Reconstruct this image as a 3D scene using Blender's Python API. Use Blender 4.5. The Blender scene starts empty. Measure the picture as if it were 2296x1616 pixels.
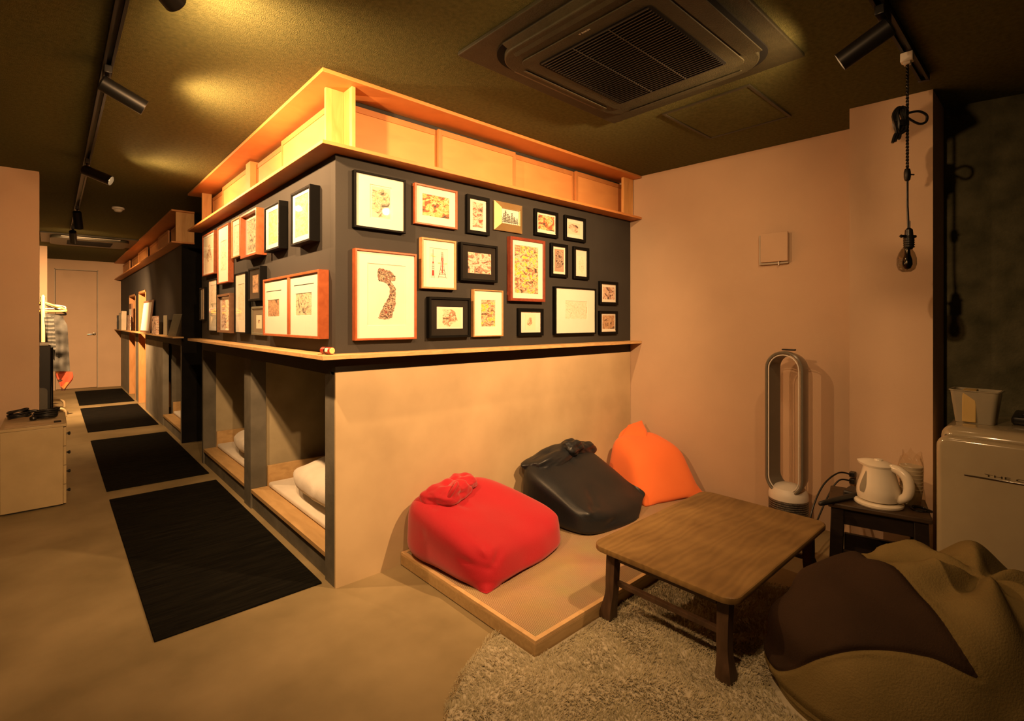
import bpy, bmesh, math, random
from mathutils import Vector, Matrix, noise

PI = math.pi
scene = bpy.context.scene
COL = scene.collection
rnd = random.Random(7)
CEIL = 2.363
CAM = (-0.9758, -2.2934, 1.25)

# ------------------------------------------------------------------ materials
def srgb(r, g, b):
    f = lambda c: (c/255/12.92 if c/255 <= .04045 else ((c/255+.055)/1.055)**2.4)
    return (f(r), f(g), f(b), 1)

def new_mat(name):
    m = bpy.data.materials.new(name); m.use_nodes = True
    nt = m.node_tree
    return m, nt, nt.nodes['Principled BSDF']

def mat(name, c1, c2=None, rough=.6, scale=8, bump=0, bscale=60, metal=0, spec=.4, detail=4, coat=0, stretch=(1, 1, 1), sheen=0):
    m, nt, b = new_mat(name)
    b.inputs['Roughness'].default_value = rough
    b.inputs['Metallic'].default_value = metal
    b.inputs['Specular IOR Level'].default_value = spec
    b.inputs['Coat Weight'].default_value = coat
    if sheen: b.inputs['Sheen Weight'].default_value = sheen
    c1 = tuple(c1)[:3]+(1,); c2 = tuple(c2 or [min(1, x*1.12) for x in c1[:3]])[:3]+(1,)
    tc = nt.nodes.new('ShaderNodeTexCoord'); mp = nt.nodes.new('ShaderNodeMapping')
    mp.inputs['Scale'].default_value = stretch
    nt.links.new(tc.outputs['Object'], mp.inputs['Vector'])
    n = nt.nodes.new('ShaderNodeTexNoise'); n.inputs['Scale'].default_value = scale; n.inputs['Detail'].default_value = detail
    nt.links.new(mp.outputs['Vector'], n.inputs['Vector'])
    r = nt.nodes.new('ShaderNodeValToRGB')
    r.color_ramp.elements[0].position = .32; r.color_ramp.elements[1].position = .68
    r.color_ramp.elements[0].color = c1; r.color_ramp.elements[1].color = c2
    nt.links.new(n.outputs['Fac'], r.inputs['Fac']); nt.links.new(r.outputs['Color'], b.inputs['Base Color'])
    if bump:
        n2 = nt.nodes.new('ShaderNodeTexNoise'); n2.inputs['Scale'].default_value = bscale; n2.inputs['Detail'].default_value = 3
        nt.links.new(mp.outputs['Vector'], n2.inputs['Vector'])
        bp = nt.nodes.new('ShaderNodeBump'); bp.inputs['Strength'].default_value = bump; bp.inputs['Distance'].default_value = .01
        nt.links.new(n2.outputs['Fac'], bp.inputs['Height']); nt.links.new(bp.outputs['Normal'], b.inputs['Normal'])
    return m

def wood(name, c1, c2, scale=6, stretch=(1, 1, 8), rough=.5, bump=.15, dist=3.0, spec=.4):
    """grain runs along the axis whose stretch is small"""
    m, nt, b = new_mat(name)
    b.inputs['Roughness'].default_value = rough; b.inputs['Specular IOR Level'].default_value = spec
    tc = nt.nodes.new('ShaderNodeTexCoord'); mp = nt.nodes.new('ShaderNodeMapping'); mp.inputs['Scale'].default_value = stretch
    nt.links.new(tc.outputs['Object'], mp.inputs['Vector'])
    n = nt.nodes.new('ShaderNodeTexNoise'); n.inputs['Scale'].default_value = scale; n.inputs['Detail'].default_value = 6
    n.inputs['Distortion'].default_value = dist*.3
    nt.links.new(mp.outputs['Vector'], n.inputs['Vector'])
    r = nt.nodes.new('ShaderNodeValToRGB'); e = r.color_ramp.elements
    e[0].position = .3; e[1].position = .7; e[0].color = tuple(c1)[:3]+(1,); e[1].color = tuple(c2)[:3]+(1,)
    nt.links.new(n.outputs['Fac'], r.inputs['Fac']); nt.links.new(r.outputs['Color'], b.inputs['Base Color'])
    bp = nt.nodes.new('ShaderNodeBump'); bp.inputs['Strength'].default_value = bump; bp.inputs['Distance'].default_value = .004
    nt.links.new(n.outputs['Fac'], bp.inputs['Height']); nt.links.new(bp.outputs['Normal'], b.inputs['Normal'])
    return m

def glass_mat(name, tint=(1, 1, 1), rough=.02, ior=1.45):
    m, nt, b = new_mat(name)
    out = nt.nodes['Material Output']; nt.nodes.remove(b)
    t = nt.nodes.new('ShaderNodeBsdfTransparent'); t.inputs['Color'].default_value = tuple(tint)+(1,)
    g = nt.nodes.new('ShaderNodeBsdfGlossy'); g.inputs['Roughness'].default_value = rough
    f = nt.nodes.new('ShaderNodeFresnel'); ge = nt.nodes.new('ShaderNodeNewGeometry'); mr = nt.nodes.new('ShaderNodeMapRange')
    mr.inputs['To Min'].default_value = ior; mr.inputs['To Max'].default_value = 1/ior       # a thin sheet reflects alike from both sides
    nt.links.new(ge.outputs['Backfacing'], mr.inputs['Value']); nt.links.new(mr.outputs['Result'], f.inputs['IOR'])
    mx = nt.nodes.new('ShaderNodeMixShader')
    nt.links.new(f.outputs['Fac'], mx.inputs['Fac']); nt.links.new(t.outputs['BSDF'], mx.inputs[1]); nt.links.new(g.outputs['BSDF'], mx.inputs[2])
    nt.links.new(mx.outputs['Shader'], out.inputs['Surface'])
    return m

def emit_mat(name, col, s):
    m, nt, b = new_mat(name)
    b.inputs['Base Color'].default_value = (.8, .7, .5, 1)
    b.inputs['Emission Color'].default_value = tuple(col)+(1,); b.inputs['Emission Strength'].default_value = s
    return m

_pm = {}
def print_mat(seed, bg, cols, scale=28, ink=.5, mask=0, size=(.1, .1), inkcol=(.03, .02, .015)):
    """ink-and-wash pattern: flat patches of colour with dark contour lines on paper"""
    m, nt, b = new_mat('print_%d' % seed)
    b.inputs['Roughness'].default_value = .8
    tc = nt.nodes.new('ShaderNodeTexCoord'); mp = nt.nodes.new('ShaderNodeMapping')
    mp.inputs['Location'].default_value = (seed*3.7, 0, seed*1.9); mp.inputs['Scale'].default_value = (1, 1, 1.5)
    L = nt.links.new
    L(tc.outputs['Object'], mp.inputs['Vector'])
    n = nt.nodes.new('ShaderNodeTexNoise'); n.inputs['Scale'].default_value = scale; n.inputs['Detail'].default_value = 2.5; n.inputs['Distortion'].default_value = 1.6
    L(mp.outputs['Vector'], n.inputs['Vector'])
    r = nt.nodes.new('ShaderNodeValToRGB'); cr = r.color_ramp; cr.interpolation = 'CONSTANT'
    k = len(cols)
    while len(cr.elements) < k: cr.elements.new(.5)
    for i, c in enumerate(cols):
        cr.elements[i].position = 0 if i == 0 else .36+.30*(i-1)/max(1, k-2)
        cr.elements[i].color = tuple(c)+(1,)
    L(n.outputs['Fac'], r.inputs['Fac'])
    # contour lines: narrow bands of a second distorted noise
    n2 = nt.nodes.new('ShaderNodeTexNoise'); n2.inputs['Scale'].default_value = scale*.9; n2.inputs['Detail'].default_value = 3; n2.inputs['Distortion'].default_value = 2.2
    L(mp.outputs['Vector'], n2.inputs['Vector'])
    mul = nt.nodes.new('ShaderNodeMath'); mul.operation = 'MULTIPLY'; mul.inputs[1].default_value = 9
    L(n2.outputs['Fac'], mul.inputs[0])
    fr = nt.nodes.new('ShaderNodeMath'); fr.operation = 'FRACT'; L(mul.outputs[0], fr.inputs[0])
    lt = nt.nodes.new('ShaderNodeMath'); lt.operation = 'LESS_THAN'; lt.inputs[1].default_value = .32*ink; L(fr.outputs[0], lt.inputs[0])
    mix = nt.nodes.new('ShaderNodeMixRGB'); mix.inputs['Color2'].default_value = tuple(inkcol)+(1,)
    L(lt.outputs[0], mix.inputs['Fac']); L(r.outputs['Color'], mix.inputs['Color1'])
    last = mix.outputs['Color']
    if mask:
        sx = nt.nodes.new('ShaderNodeMapping'); sx.inputs['Scale'].default_value = (1/size[0], 0, 1/size[1])
        L(tc.outputs['Object'], sx.inputs['Vector'])
        ln = nt.nodes.new('ShaderNodeVectorMath'); ln.operation = 'LENGTH'; L(sx.outputs['Vector'], ln.inputs[0])
        n3 = nt.nodes.new('ShaderNodeTexNoise'); n3.inputs['Scale'].default_value = scale*.6; L(mp.outputs['Vector'], n3.inputs['Vector'])
        ad = nt.nodes.new('ShaderNodeMath'); ad.operation = 'MULTIPLY_ADD'; ad.inputs[1].default_value = 1.5; L(n3.outputs['Fac'], ad.inputs[0]); L(ln.outputs['Value'], ad.inputs[2])
        gt = nt.nodes.new('ShaderNodeMath'); gt.operation = 'GREATER_THAN'; gt.inputs[1].default_value = mask; L(ad.outputs[0], gt.inputs[0])
        mk = nt.nodes.new('ShaderNodeMixRGB'); mk.inputs['Color2'].default_value = tuple(bg)+(1,)
        L(gt.outputs[0], mk.inputs['Fac']); L(last, mk.inputs['Color1']); last = mk.outputs['Color']
    L(last, b.inputs['Base Color'])
    return m

# ------------------------------------------------------------------ mesh builder
class MB:
    def __init__(s): s.v = []; s.f = []; s.m = []
    def add(s, vs, fs, mi=0):
        o = len(s.v); s.v += [tuple(p) for p in vs]
        s.f += [tuple(i+o for i in f) for f in fs]; s.m += [mi]*len(fs)
        return s
    def frombm(s, bm, mi=0):
        bm.verts.ensure_lookup_table(); bm.verts.index_update()
        s.add([v.co[:] for v in bm.verts], [[v.index for v in f.verts] for f in bm.faces], mi); bm.free(); return s
    def box(s, x0, x1, y0, y1, z0, z1, bev=0, seg=2, mi=0):
        bm = bmesh.new(); bmesh.ops.create_cube(bm, size=1)
        for v in bm.verts:
            v.co = Vector(((x0+x1)/2+v.co.x*(x1-x0), (y0+y1)/2+v.co.y*(y1-y0), (z0+z1)/2+v.co.z*(z1-z0)))
        if bev: bmesh.ops.bevel(bm, geom=list(bm.edges), offset=bev, segments=seg, profile=.5, affect='EDGES')
        return s.frombm(bm, mi)
    def hexa(s, p, bev=0, mi=0):
        """eight corners: bottom ring then top ring"""
        bm = bmesh.new(); vs = [bm.verts.new(q) for q in p]
        for f in ((3, 2, 1, 0), (4, 5, 6, 7), (0, 1, 5, 4), (1, 2, 6, 5), (2, 3, 7, 6), (3, 0, 4, 7)): bm.faces.new([vs[i] for i in f])
        bmesh.ops.recalc_face_normals(bm, faces=bm.faces)
        if bev: bmesh.ops.bevel(bm, geom=list(bm.edges), offset=bev, segments=2, profile=.5, affect='EDGES')
        return s.frombm(bm, mi)
    def prism(s, poly, z0, z1, axis='z', bev=0, mi=0):
        """poly in the plane across `axis`; z0..z1 along it"""
        def mp(a, b, c): return {'z': (a, b, c), 'y': (a, c, b), 'x': (c, a, b)}[axis]
        bm = bmesh.new()
        lo = [bm.verts.new(mp(a, b, z0)) for a, b in poly]; hi = [bm.verts.new(mp(a, b, z1)) for a, b in poly]
        n = len(poly); bm.faces.new(lo); bm.faces.new(hi)
        for i in range(n): bm.faces.new([lo[i], lo[(i+1) % n], hi[(i+1) % n], hi[i]])
        bmesh.ops.recalc_face_normals(bm, faces=bm.faces)
        if bev: bmesh.ops.bevel(bm, geom=list(bm.edges), offset=bev, segments=2, profile=.5, affect='EDGES')
        return s.frombm(bm, mi)
    def lathe(s, prof, c=(0, 0, 0), n=32, axis=None, sx=1, sy=1, mi=0):
        vs = []; fs = []
        for r, z in prof:
            for i in range(n):
                a = 2*PI*i/n; vs.append(Vector((r*math.cos(a)*sx, r*math.sin(a)*sy, z)))
        k = len(prof)
        for j in range(k-1):
            for i in range(n):
                fs.append((j*n+i, j*n+(i+1) % n, (j+1)*n+(i+1) % n, (j+1)*n+i))
        if prof[0][0] > 1e-6: fs.append(tuple(range(n-1, -1, -1)))
        if prof[-1][0] > 1e-6: fs.append(tuple((k-1)*n+i for i in range(n)))
        if axis is not None:
            q = Vector((0, 0, 1)).rotation_difference(Vector(axis).normalized()); vs = [q @ v for v in vs]
        return s.add([v+Vector(c) for v in vs], fs, mi)
    def cyl(s, p0, p1, r, r1=None, n=20, mi=0):
        p0 = Vector(p0); p1 = Vector(p1)
        return s.lathe([(r, 0), (r if r1 is None else r1, (p1-p0).length)], p0, n, p1-p0, mi=mi)
    def tube(s, pts, r, n=10, closed=False, mi=0):
        pts = [Vector(p) for p in pts]; k = len(pts)
        rad = r if isinstance(r, (list, tuple)) else [r]*k
        vs = []; fs = []; up = None
        for i, p in enumerate(pts):
            a = pts[(i-1) % k] if (closed or i > 0) else p; b = pts[(i+1) % k] if (closed or i < k-1) else p
            t = (b-a).normalized()
            if up is None: up = t.orthogonal().normalized()
            up = (up - t*up.dot(t)); up = up.normalized() if up.length > 1e-6 else t.orthogonal().normalized()
            w = t.cross(up)
            for j in range(n):
                q = 2*PI*j/n; vs.append(p + (up*math.cos(q)+w*math.sin(q))*rad[i])
        for i in range(k if closed else k-1):
            for j in range(n):
                i2 = (i+1) % k
                fs.append((i*n+j, i*n+(j+1) % n, i2*n+(j+1) % n, i2*n+j))
        if not closed: fs += [tuple(range(n-1, -1, -1)), tuple((k-1)*n+j for j in range(n))]
        return s.add(vs, fs, mi)
    def grid(s, fn, nu, nv, mi=0):
        vs = [fn(i/nu, j/nv) for j in range(nv+1) for i in range(nu+1)]
        fs = [(j*(nu+1)+i, j*(nu+1)+i+1, (j+1)*(nu+1)+i+1, (j+1)*(nu+1)+i) for j in range(nv) for i in range(nu)]
        return s.add(vs, fs, mi)
    def build(s, name, mats, parent=None, local=False, ang=20, smooth=True):
        if parent is not None:
            off = (0, 0, 0) if local else parent['_o']
        else:
            xs = [p[0] for p in s.v]; ys = [p[1] for p in s.v]; zs = [p[2] for p in s.v]
            off = ((min(xs)+max(xs))/2, (min(ys)+max(ys))/2, min(zs))
        me = bpy.data.meshes.new(name)
        me.from_pydata([(p[0]-off[0], p[1]-off[1], p[2]-off[2]) for p in s.v], [], s.f)
        for m in (mats if isinstance(mats, (list, tuple)) else [mats]): me.materials.append(m)
        me.polygons.foreach_set('material_index', s.m)
        if smooth:
            me.polygons.foreach_set('use_smooth', [True]*len(me.polygons))
            me.set_sharp_from_angle(angle=math.radians(ang))
        me.validate(); me.update()
        o = bpy.data.objects.new(name, me); COL.objects.link(o)
        if parent is None: o.location = off
        else:
            o.parent = parent
            # sub-part: the parent is a mesh whose own origin sits at its parent's
        o['_o'] = off if parent is None else parent['_o']
        return o

def tag(o, label, cat, group=None, kind=None):
    o['label'] = label; o['category'] = cat
    if group: o['group'] = group
    if kind: o['kind'] = kind
    return o
def thing(name, label, cat, loc=(0, 0, 0), rz=0, group=None):
    o = bpy.data.objects.new(name, None); COL.objects.link(o); o.location = loc; o.rotation_euler = (0, 0, rz)
    o.empty_display_size = .1
    o['_o'] = tuple(loc)
    return tag(o, label, cat, group)
def struct(name, mb, m, **k):
    o = mb.build(name, m, **k); o['kind'] = 'structure'; return o
def text_mb(txt, size, extrude=.0008):
    cu = bpy.data.curves.new('t', 'FONT'); cu.body = txt; cu.size = size; cu.extrude = extrude
    o = bpy.data.objects.new('t', cu); COL.objects.link(o)
    bpy.context.view_layer.update()
    me = bpy.data.meshes.new_from_object(o.evaluated_get(bpy.context.evaluated_depsgraph_get()))
    vs = [v.co[:] for v in me.vertices]; fs = [tuple(p.vertices) for p in me.polygons]
    bpy.data.objects.remove(o); bpy.data.meshes.remove(me); bpy.data.curves.remove(cu)
    return vs, fs
def sstep(a, b, x):
    t = max(0, min(1, (x-a)/(b-a))); return t*t*(3-2*t)
def catmull(pts, n=8, closed=False):
    P = [Vector(p) for p in pts]; out = []; k = len(P)
    for i in range(k if closed else k-1):
        g = (lambda j: P[j % k]) if closed else (lambda j: P[max(0, min(k-1, j))])
        a, b, c, d = g(i-1), g(i), g(i+1), g(i+2)
        for q in range(n):
            t = q/n
            out.append(.5*((2*b)+(c-a)*t+(2*a-5*b+4*c-d)*t*t+(3*b-a-3*c+d)*t**3))
    if not closed: out.append(P[-1])
    return out

M = {}
M['ceiling'] = mat('dark_ceiling_paint', (.085, .088, .033), (.122, .120, .046), rough=.9, scale=55, bump=.5, bscale=220, spec=.1)
M['floor'] = mat('mortar_floor', (.20, .158, .080), (.32, .255, .140), rough=.55, scale=2.6, bump=.04, bscale=30, spec=.3, detail=7)
M['white_wall'] = mat('white_wallpaper', (.53, .385, .265), (.57, .415, .285), rough=.9, scale=3, bump=.08, bscale=260, spec=.15)
M['plaster'] = mat('trowelled_plaster', (.45, .345, .205), (.60, .47, .285), rough=.7, scale=2.4, bump=.06, bscale=9, spec=.25, detail=6)
M['charcoal'] = mat('charcoal_paint', (.036, .034, .032), (.042, .040, .037), rough=.75, scale=3, bump=.06, bscale=200, spec=.2)
M['concrete'] = mat('grey_mortar', (.11, .105, .085), (.17, .16, .13), rough=.8, scale=6, bump=.15, bscale=25, spec=.2, detail=6)
M['darkwall'] = mat('dark_rough_wall', (.085, .084, .048), (.17, .16, .095), rough=.95, scale=9, bump=.4, bscale=90, spec=.1, detail=7)
M['unlit_black'] = mat('black_of_unlit_gaps', (.008, .008, .008), (.012, .012, .011), rough=.9, spec=.1)  # near-black that puts the shade of unlit gaps into the colour
M['pale_wood'] = wood('pale_birch', (.58, .30, .09), (.74, .42, .15), scale=5, stretch=(6, 6, 1), rough=.45)
M['ply'] = wood('plywood_face', (.60, .275, .090), (.68, .33, .110), scale=3, stretch=(1, 1, 3), rough=.5, bump=.05)
M['ply_frame'] = wood('screen_frame_wood', (.42, .18, .055), (.50, .225, .075), scale=4, stretch=(2, 2, 1), rough=.5, bump=.05)
M['ply_h'] = wood('plywood_board', (.56, .225, .062), (.64, .27, .080), scale=4, stretch=(2, 2, 12), rough=.5, bump=.06)
M['ledge'] = wood('oiled_pine_ledge', (.50, .31, .13), (.66, .43, .20), scale=5, stretch=(3, 3, 14), rough=.5, bump=.08)
M['bed_wood'] = wood('bed_ply', (.46, .30, .13), (.58, .39, .18), scale=4, stretch=(4, 1, 6), rough=.55)
M['black_metal'] = mat('black_powder_coat', (.006, .006, .006), (.009, .009, .009), rough=.45, spec=.4)
M['black_plastic'] = mat('black_plastic', (.010, .010, .010), (.014, .014, .013), rough=.35)
M['black_gloss'] = mat('black_gloss', (.006, .006, .006), (.008, .008, .008), rough=.12, spec=.6)
M['mat'] = mat('black_rib_carpet', (.0045, .0045, .004), (.010, .0095, .0075), rough=.98, scale=60, bump=.9, bscale=55, spec=.05, stretch=(.12, 1, 1))
M['white_plastic'] = mat('white_plastic', (.70, .67, .60), (.74, .71, .64), rough=.4)
M['white_gloss'] = mat('cream_enamel', (.31, .26, .165), (.34, .29, .185), rough=.12, spec=.5, coat=.6)
M['cream_lam'] = mat('cream_laminate', (.40, .31, .165), (.45, .35, .19), rough=.4)
M['linen'] = mat('white_linen', (.70, .66, .58), (.78, .74, .66), rough=.95, scale=6, bump=.1, bscale=60, spec=.1, sheen=.2)
M['frame_black'] = mat('black_frame', (.0022, .0022, .0022), (.003, .003, .003), rough=.55, spec=.10)
M['frame_copper'] = wood('reddish_wood_frame', (.30, .075, .024), (.40, .11, .038), scale=9, stretch=(3, 3, 3), rough=.4)
M['frame_oak'] = wood('oak_frame', (.42, .22, .085), (.52, .29, .12), scale=9, stretch=(4, 4, 4), rough=.45)
M['frame_red'] = wood('mahogany_frame', (.17, .035, .02), (.25, .06, .03), scale=8, stretch=(4, 4, 4), rough=.3)
M['frame_brown'] = wood('walnut_frame', (.15, .075, .04), (.21, .11, .06), scale=8, stretch=(4, 4, 4), rough=.4)
M['frame_gold'] = mat('gilt_frame', (.70, .50, .22), (.80, .60, .30), rough=.28, metal=.75)
M['frame_olive'] = mat('grey_green_frame', (.12, .115, .08), (.15, .14, .10), rough=.6)
M['mat_cream'] = mat('cream_mat_board', (.78, .75, .66), (.82, .79, .70), rough=.9, spec=.1)
M['mat_dark'] = mat('charcoal_mat_board', (.022, .020, .018), (.028, .025, .022), rough=.9, spec=.05)
M['paper'] = mat('paper', (.74, .70, .60), (.80, .76, .66), rough=.9, spec=.1)
M['pane'] = glass_mat('picture_glass')
M['chrome'] = mat('chrome', (.7, .68, .64), rough=.12, metal=1)
M['nickel'] = mat('brushed_nickel', (.42, .38, .32), rough=.3, metal=1)
M['bulb_glass'] = glass_mat('smoked_glass', (.62, .58, .50), .03, 1.6)
M['ink'] = mat('print_ink', (.02, .018, .016), rough=.9)
M['ink_red'] = mat('print_red', (.50, .05, .04), rough=.9)
M['ink_gold'] = mat('print_ochre', (.72, .50, .18), rough=.9)
M['lamp'] = emit_mat('lamp_lens', (1, .62, .28), 14)
# ================================================================== the setting
mb = MB(); mb.box(-4.2, 4.0, -4.6, 10.4, -.1, 0); struct('floor', mb, M['floor'])
mb = MB(); mb.box(-4.2, 4.0, -4.6, 10.4, CEIL, CEIL+.1); struct('ceiling', mb, M['ceiling'])
# right wall runs a little out of square with the pod block
mb = MB(); mb.prism([(2.366, .1), (2.450, -1.56), (2.75, -1.56), (2.75, .1)], 0, CEIL); struct('wall_right', mb, M['white_wall'])
mb = MB(); mb.prism([(2.12, -1.529), (2.154, -1.864), (2.70, -1.864), (2.70, -1.529)], 0, CEIL); struct('wall_pillar', mb, M['white_wall'])
mb = MB(); mb.prism([(2.477, -1.866), (2.72, -2.95), (3.0, -2.95), (3.0, -1.866)], 0, CEIL); struct('wall_recess', mb, M['darkwall'])
mb = MB(); mb.box(-4.2, -1.048, 2.87, 2.99, 0, CEIL); struct('wall_left', mb, M['white_wall'])
mb = MB(); mb.box(-2.6, -1.032, 7.95, 8.07, 0, CEIL); struct('wall_left_far', mb, M['white_wall'])
# back wall with a door opening
DX0, DX1, DZ, YB = -.948, -.339, 2.19, 9.95
mb = MB(); mb.box(-2.6, DX0, YB, YB+.12, 0, CEIL); mb.box(DX1, .3, YB, YB+.12, 0, CEIL); mb.box(DX0, DX1, YB, YB+.12, DZ, CEIL)
struct('wall_back', mb, M['white_wall'])
mb = MB()
mb.box(DX0+.018, DX1-.018, YB+.018, YB+.06, .008, DZ-.018)
d = struct('door_1', mb, M['white_wall'])
mb = MB()
for a, b, z0, z1 in ((DX0, DX0+.012, 0, DZ), (DX1-.012, DX1, 0, DZ), (DX0, DX1, DZ-.012, DZ)):
    mb.box(a, b, YB-.006, YB+.10, z0, z1)
mb.build('door_frame', mat('door_frame_paint', (.42, .36, .27), rough=.6), d)
mb = MB()
mb.lathe([(.026, 0), (.026, .008), (.012, .012), (.010, .045)], (-.395, YB+.018, 1.005), 20, (0, -1, 0))
mb.tube(catmull([(-.395, YB-.024, 1.005), (-.42, YB-.03, 1.005), (-.46, YB-.03, 1.003), (-.50, YB-.026, 1.0)], 6), [.011]*7+[.009]*12, 10)
h = mb.build('door_handle', M['nickel'], d); h['label'] = 'nickel lever handle'

# ---- sleeping pod block 1: X 0..2.366, Y 0..2.835
OP = .995           # soffit of the lower cubbies
mb = MB(); mb.box(0, 2.366, 0, .06, 1.009, 2.028); mb.box(.1, 2.366, .10, .14, 2.04, 2.36); struct('wall_front_upper', mb, M['charcoal'])
mb = MB(); mb.box(0, 2.366, 0, .012, 0, 1.008); struct('wall_front_lower', mb, M['plaster'])
mb = MB(); mb.box(0, .06, .061, 2.835, OP, 2.028); mb.box(.10, .14, .141, 2.835, 2.04, 2.36)
struct('wall_side_upper', mb, M['charcoal'])
mb = MB()
mb.box(0, .10, .013, .12, 0, OP)                  # corner post
mb.box(0, .095, 1.36, 1.512, 0, OP)               # post between the cubbies
mb.box(0, .10, 2.790, 2.835, 0, OP)               # end post
for a, b in ((.12, 1.36), (1.512, 2.79)):
    mb.box(.012, .10, a, b, 0, .10)                # kick under each bed board
struct('wall_side_lower', mb, M['concrete'])
mb = MB()
mb.box(.095, 2.2, 1.40, 1.47, 0, OP); mb.box(.10, 2.2, 2.79, 2.835, 0, 2.36); mb.box(2.0, 2.06, .061, 2.79, 0, OP)
mb.box(.06, 2.2, .061, 2.79, OP, OP+.06); mb.box(.10, 2.2, .013, .060, 0, OP)
struct('wall_pod_inside', mb, mat('pod_lining', (.36, .31, .20), (.46, .40, .26), rough=.85, scale=5, detail=6))
# passage between the two blocks, its deep shade painted as black walls
mb = MB(); mb.box(1.1, 1.16, 2.835, 3.80, 0, CEIL); struct('wall_passage', mb, M['unlit_black'])
# ---- block 2: Y 3.79..9.95
mb = MB()
Y2 = 3.79
mb.box(0, .06, Y2, 6.449, OP, 2.028); mb.box(0, .06, 7.244, 7.635, OP, 2.028); mb.box(0, .06, 8.512, YB, OP, 2.028)
mb.box(0, .06, 6.449, 7.244, 1.69, 2.028); mb.box(0, .06, 7.635, 8.512, 1.68, 2.028); mb.box(.10, .14, Y2+.1, YB, 2.04, 2.36)
struct('wall_side_far_upper', mb, M['charcoal'])
mb = MB()
mb.box(0, .09, Y2, 3.838, 0, OP); mb.box(0, .06, 4.972, 6.449, 0, OP); mb.box(0, .06, 7.244, 7.635, 0, OP); mb.box(0, .06, 8.512, YB, 0, OP)
mb.box(.012, .09, 3.838, 4.972, 0, .10)
struct('wall_side_far_lower', mb, mat('mortar_far', (.20, .19, .155), (.28, .265, .22), rough=.8, scale=5, detail=6))
mb = MB(); mb.box(.09, 1.6, 4.972, 5.03, 0, OP); mb.box(1.5, 1.56, 3.83, 4.972, 0, OP); mb.box(.06, 1.6, 3.83, 4.972, OP, OP+.05)
struct('wall_pod_inside_far', mb, M['concrete'])
mb = MB(); mb.box(.0005, 1.1, Y2-.012, Y2-.001, 0, 2.028); mb.box(.09, 1.1, Y2, 3.83, 0, CEIL); struct('wall_passage_far', mb, M['unlit_black'])  # black sheet over the block end paints in its lack of light
mb = MB(); mb.box(.101, 1.1, 2.8355, 2.846, 0, CEIL); struct('wall_passage_near', mb, M['unlit_black'])  # thin black sheet, passage shade put into its colour
# timber-lined entry slots
k = 0
for a, b, zt in ((6.449, 7.244, 1.69), (7.635, 8.512, 1.68)):
    mb = MB()
    mb.box(-.004, .75, a, a+.03, 0, zt); mb.box(-.004, .75, b-.03, b, 0, zt); mb.box(-.004, .75, a, b, zt-.03, zt); mb.box(.75, .78, a, b, 0, zt)
    k += 1
    struct('trim_%d' % k, mb, wood('slot_lining_%d' % k, (.50, .24, .085), (.60, .31, .12), scale=4, stretch=(4, 4, 1), rough=.5, bump=.05))

# ---- joinery: canopy board, middle shelf, ledge (L-shaped around the corner)
def lboard(name, label, cat, z0, z1, m, x1=2.372, y1=2.884, bev=.002, inner=.0):
    mb = MB(); o = -.1
    mb.prism([(o, o), (x1, o), (x1, inner), (inner, inner), (inner, y1), (o, y1)], z0, z1, bev=bev)
    return tag(mb.build(name, m), label, cat)
lboard('canopy_board', 'wide pale plywood canopy board under the ceiling round the pod corner', 'board', 2.345, 2.3625, M['ply_h'], inner=.099, x1=2.366)
lboard('picture_rail_shelf', 'pale plywood shelf above the framed pictures at the pod corner', 'shelf', 2.030, 2.047, M['ply_h'], inner=.099)
lboard('ledge_shelf', 'narrow pine ledge running under the framed pictures', 'shelf', 1.076, 1.096, M['ledge'], inner=-.001)
def sboard(name, label, cat, z0, z1, m, y0=3.70, inner=0):
    mb = MB(); mb.box(-.1, inner, y0, YB, z0, z1, bev=.002); return tag(mb.build(name, m), label, cat)
sboard('canopy_board', 'far plywood canopy board under the ceiling along the corridor', 'board', 2.345, 2.3625, M['ply_h'], inner=.099)
sboard('picture_rail_shelf', 'far upper plywood shelf along the corridor above the dark wall', 'shelf', 2.030, 2.047, M['ply_h'], inner=.099)
sboard('ledge_shelf', 'far narrow ledge along the corridor holding books and cards', 'shelf', 1.076, 1.090, M['ledge'], y0=3.63, inner=-.005)

# fins (posts) carrying the canopy
SH, CN = 2.0475, 2.3445
t = thing('corner_post', 'pale wooden corner post of two boards between shelf and canopy', 'post', (.05, .03, SH))
mb = MB(); mb.box(-.030, .056, .037, .055, SH, CN, bev=.001); mb.build('post_board', M['pale_wood'], t)
mb = MB(); mb.box(.0565, .0745, -.053, .055, SH, CN, bev=.001); mb.build('post_board', M['pale_wood'], t)
mb = MB(); mb.box(-.028, .045, 2.685, 2.704, SH, CN, bev=.001)
tag(mb.build('end_post', M['pale_wood']), 'pale wooden end post at the far end of the upper pod openings', 'post')
mb = MB(); mb.box(2.24, 2.362, -.028, -.006, SH, CN, bev=.001)
tag(mb.build('end_post', M['pale_wood']), 'pale wooden end board of the upper openings beside the white wall', 'post')

# sliding screens
def screen(u0, u1, w, label, side, z0=2.0485, z1=2.312, st=.022):
    """u runs along the wall; w is the depth of the screen's face"""
    t = thing('sliding_screen', label, 'screen', ((u0+u1)/2, w, z0) if side == 'f' else (w, (u0+u1)/2, z0), group=None)
    def B(mb, a, b, d0, d1, c, e):
        if side == 'f': mb.box(a, b, w+d0, w+d1, c, e, bev=.0008)
        else: mb.box(w+d0, w+d1, a, b, c, e, bev=.0008)
    mb = MB()
    B(mb, u0, u0+st, 0, .018, z0, z1); B(mb, u1-st, u1, 0, .018, z0, z1)
    B(mb, u0+st, u1-st, 0, .018, z1-.030, z1); B(mb, u0+st, u1-st, 0, .018, z0, z0+.006)
    mb.build('screen_frame', M['ply_frame'], t)
    mb = MB(); B(mb, u0+st, u1-st, .004, .012, z0+.006, z1-.030); mb.build('screen_panel', M['ply'], t)
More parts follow.
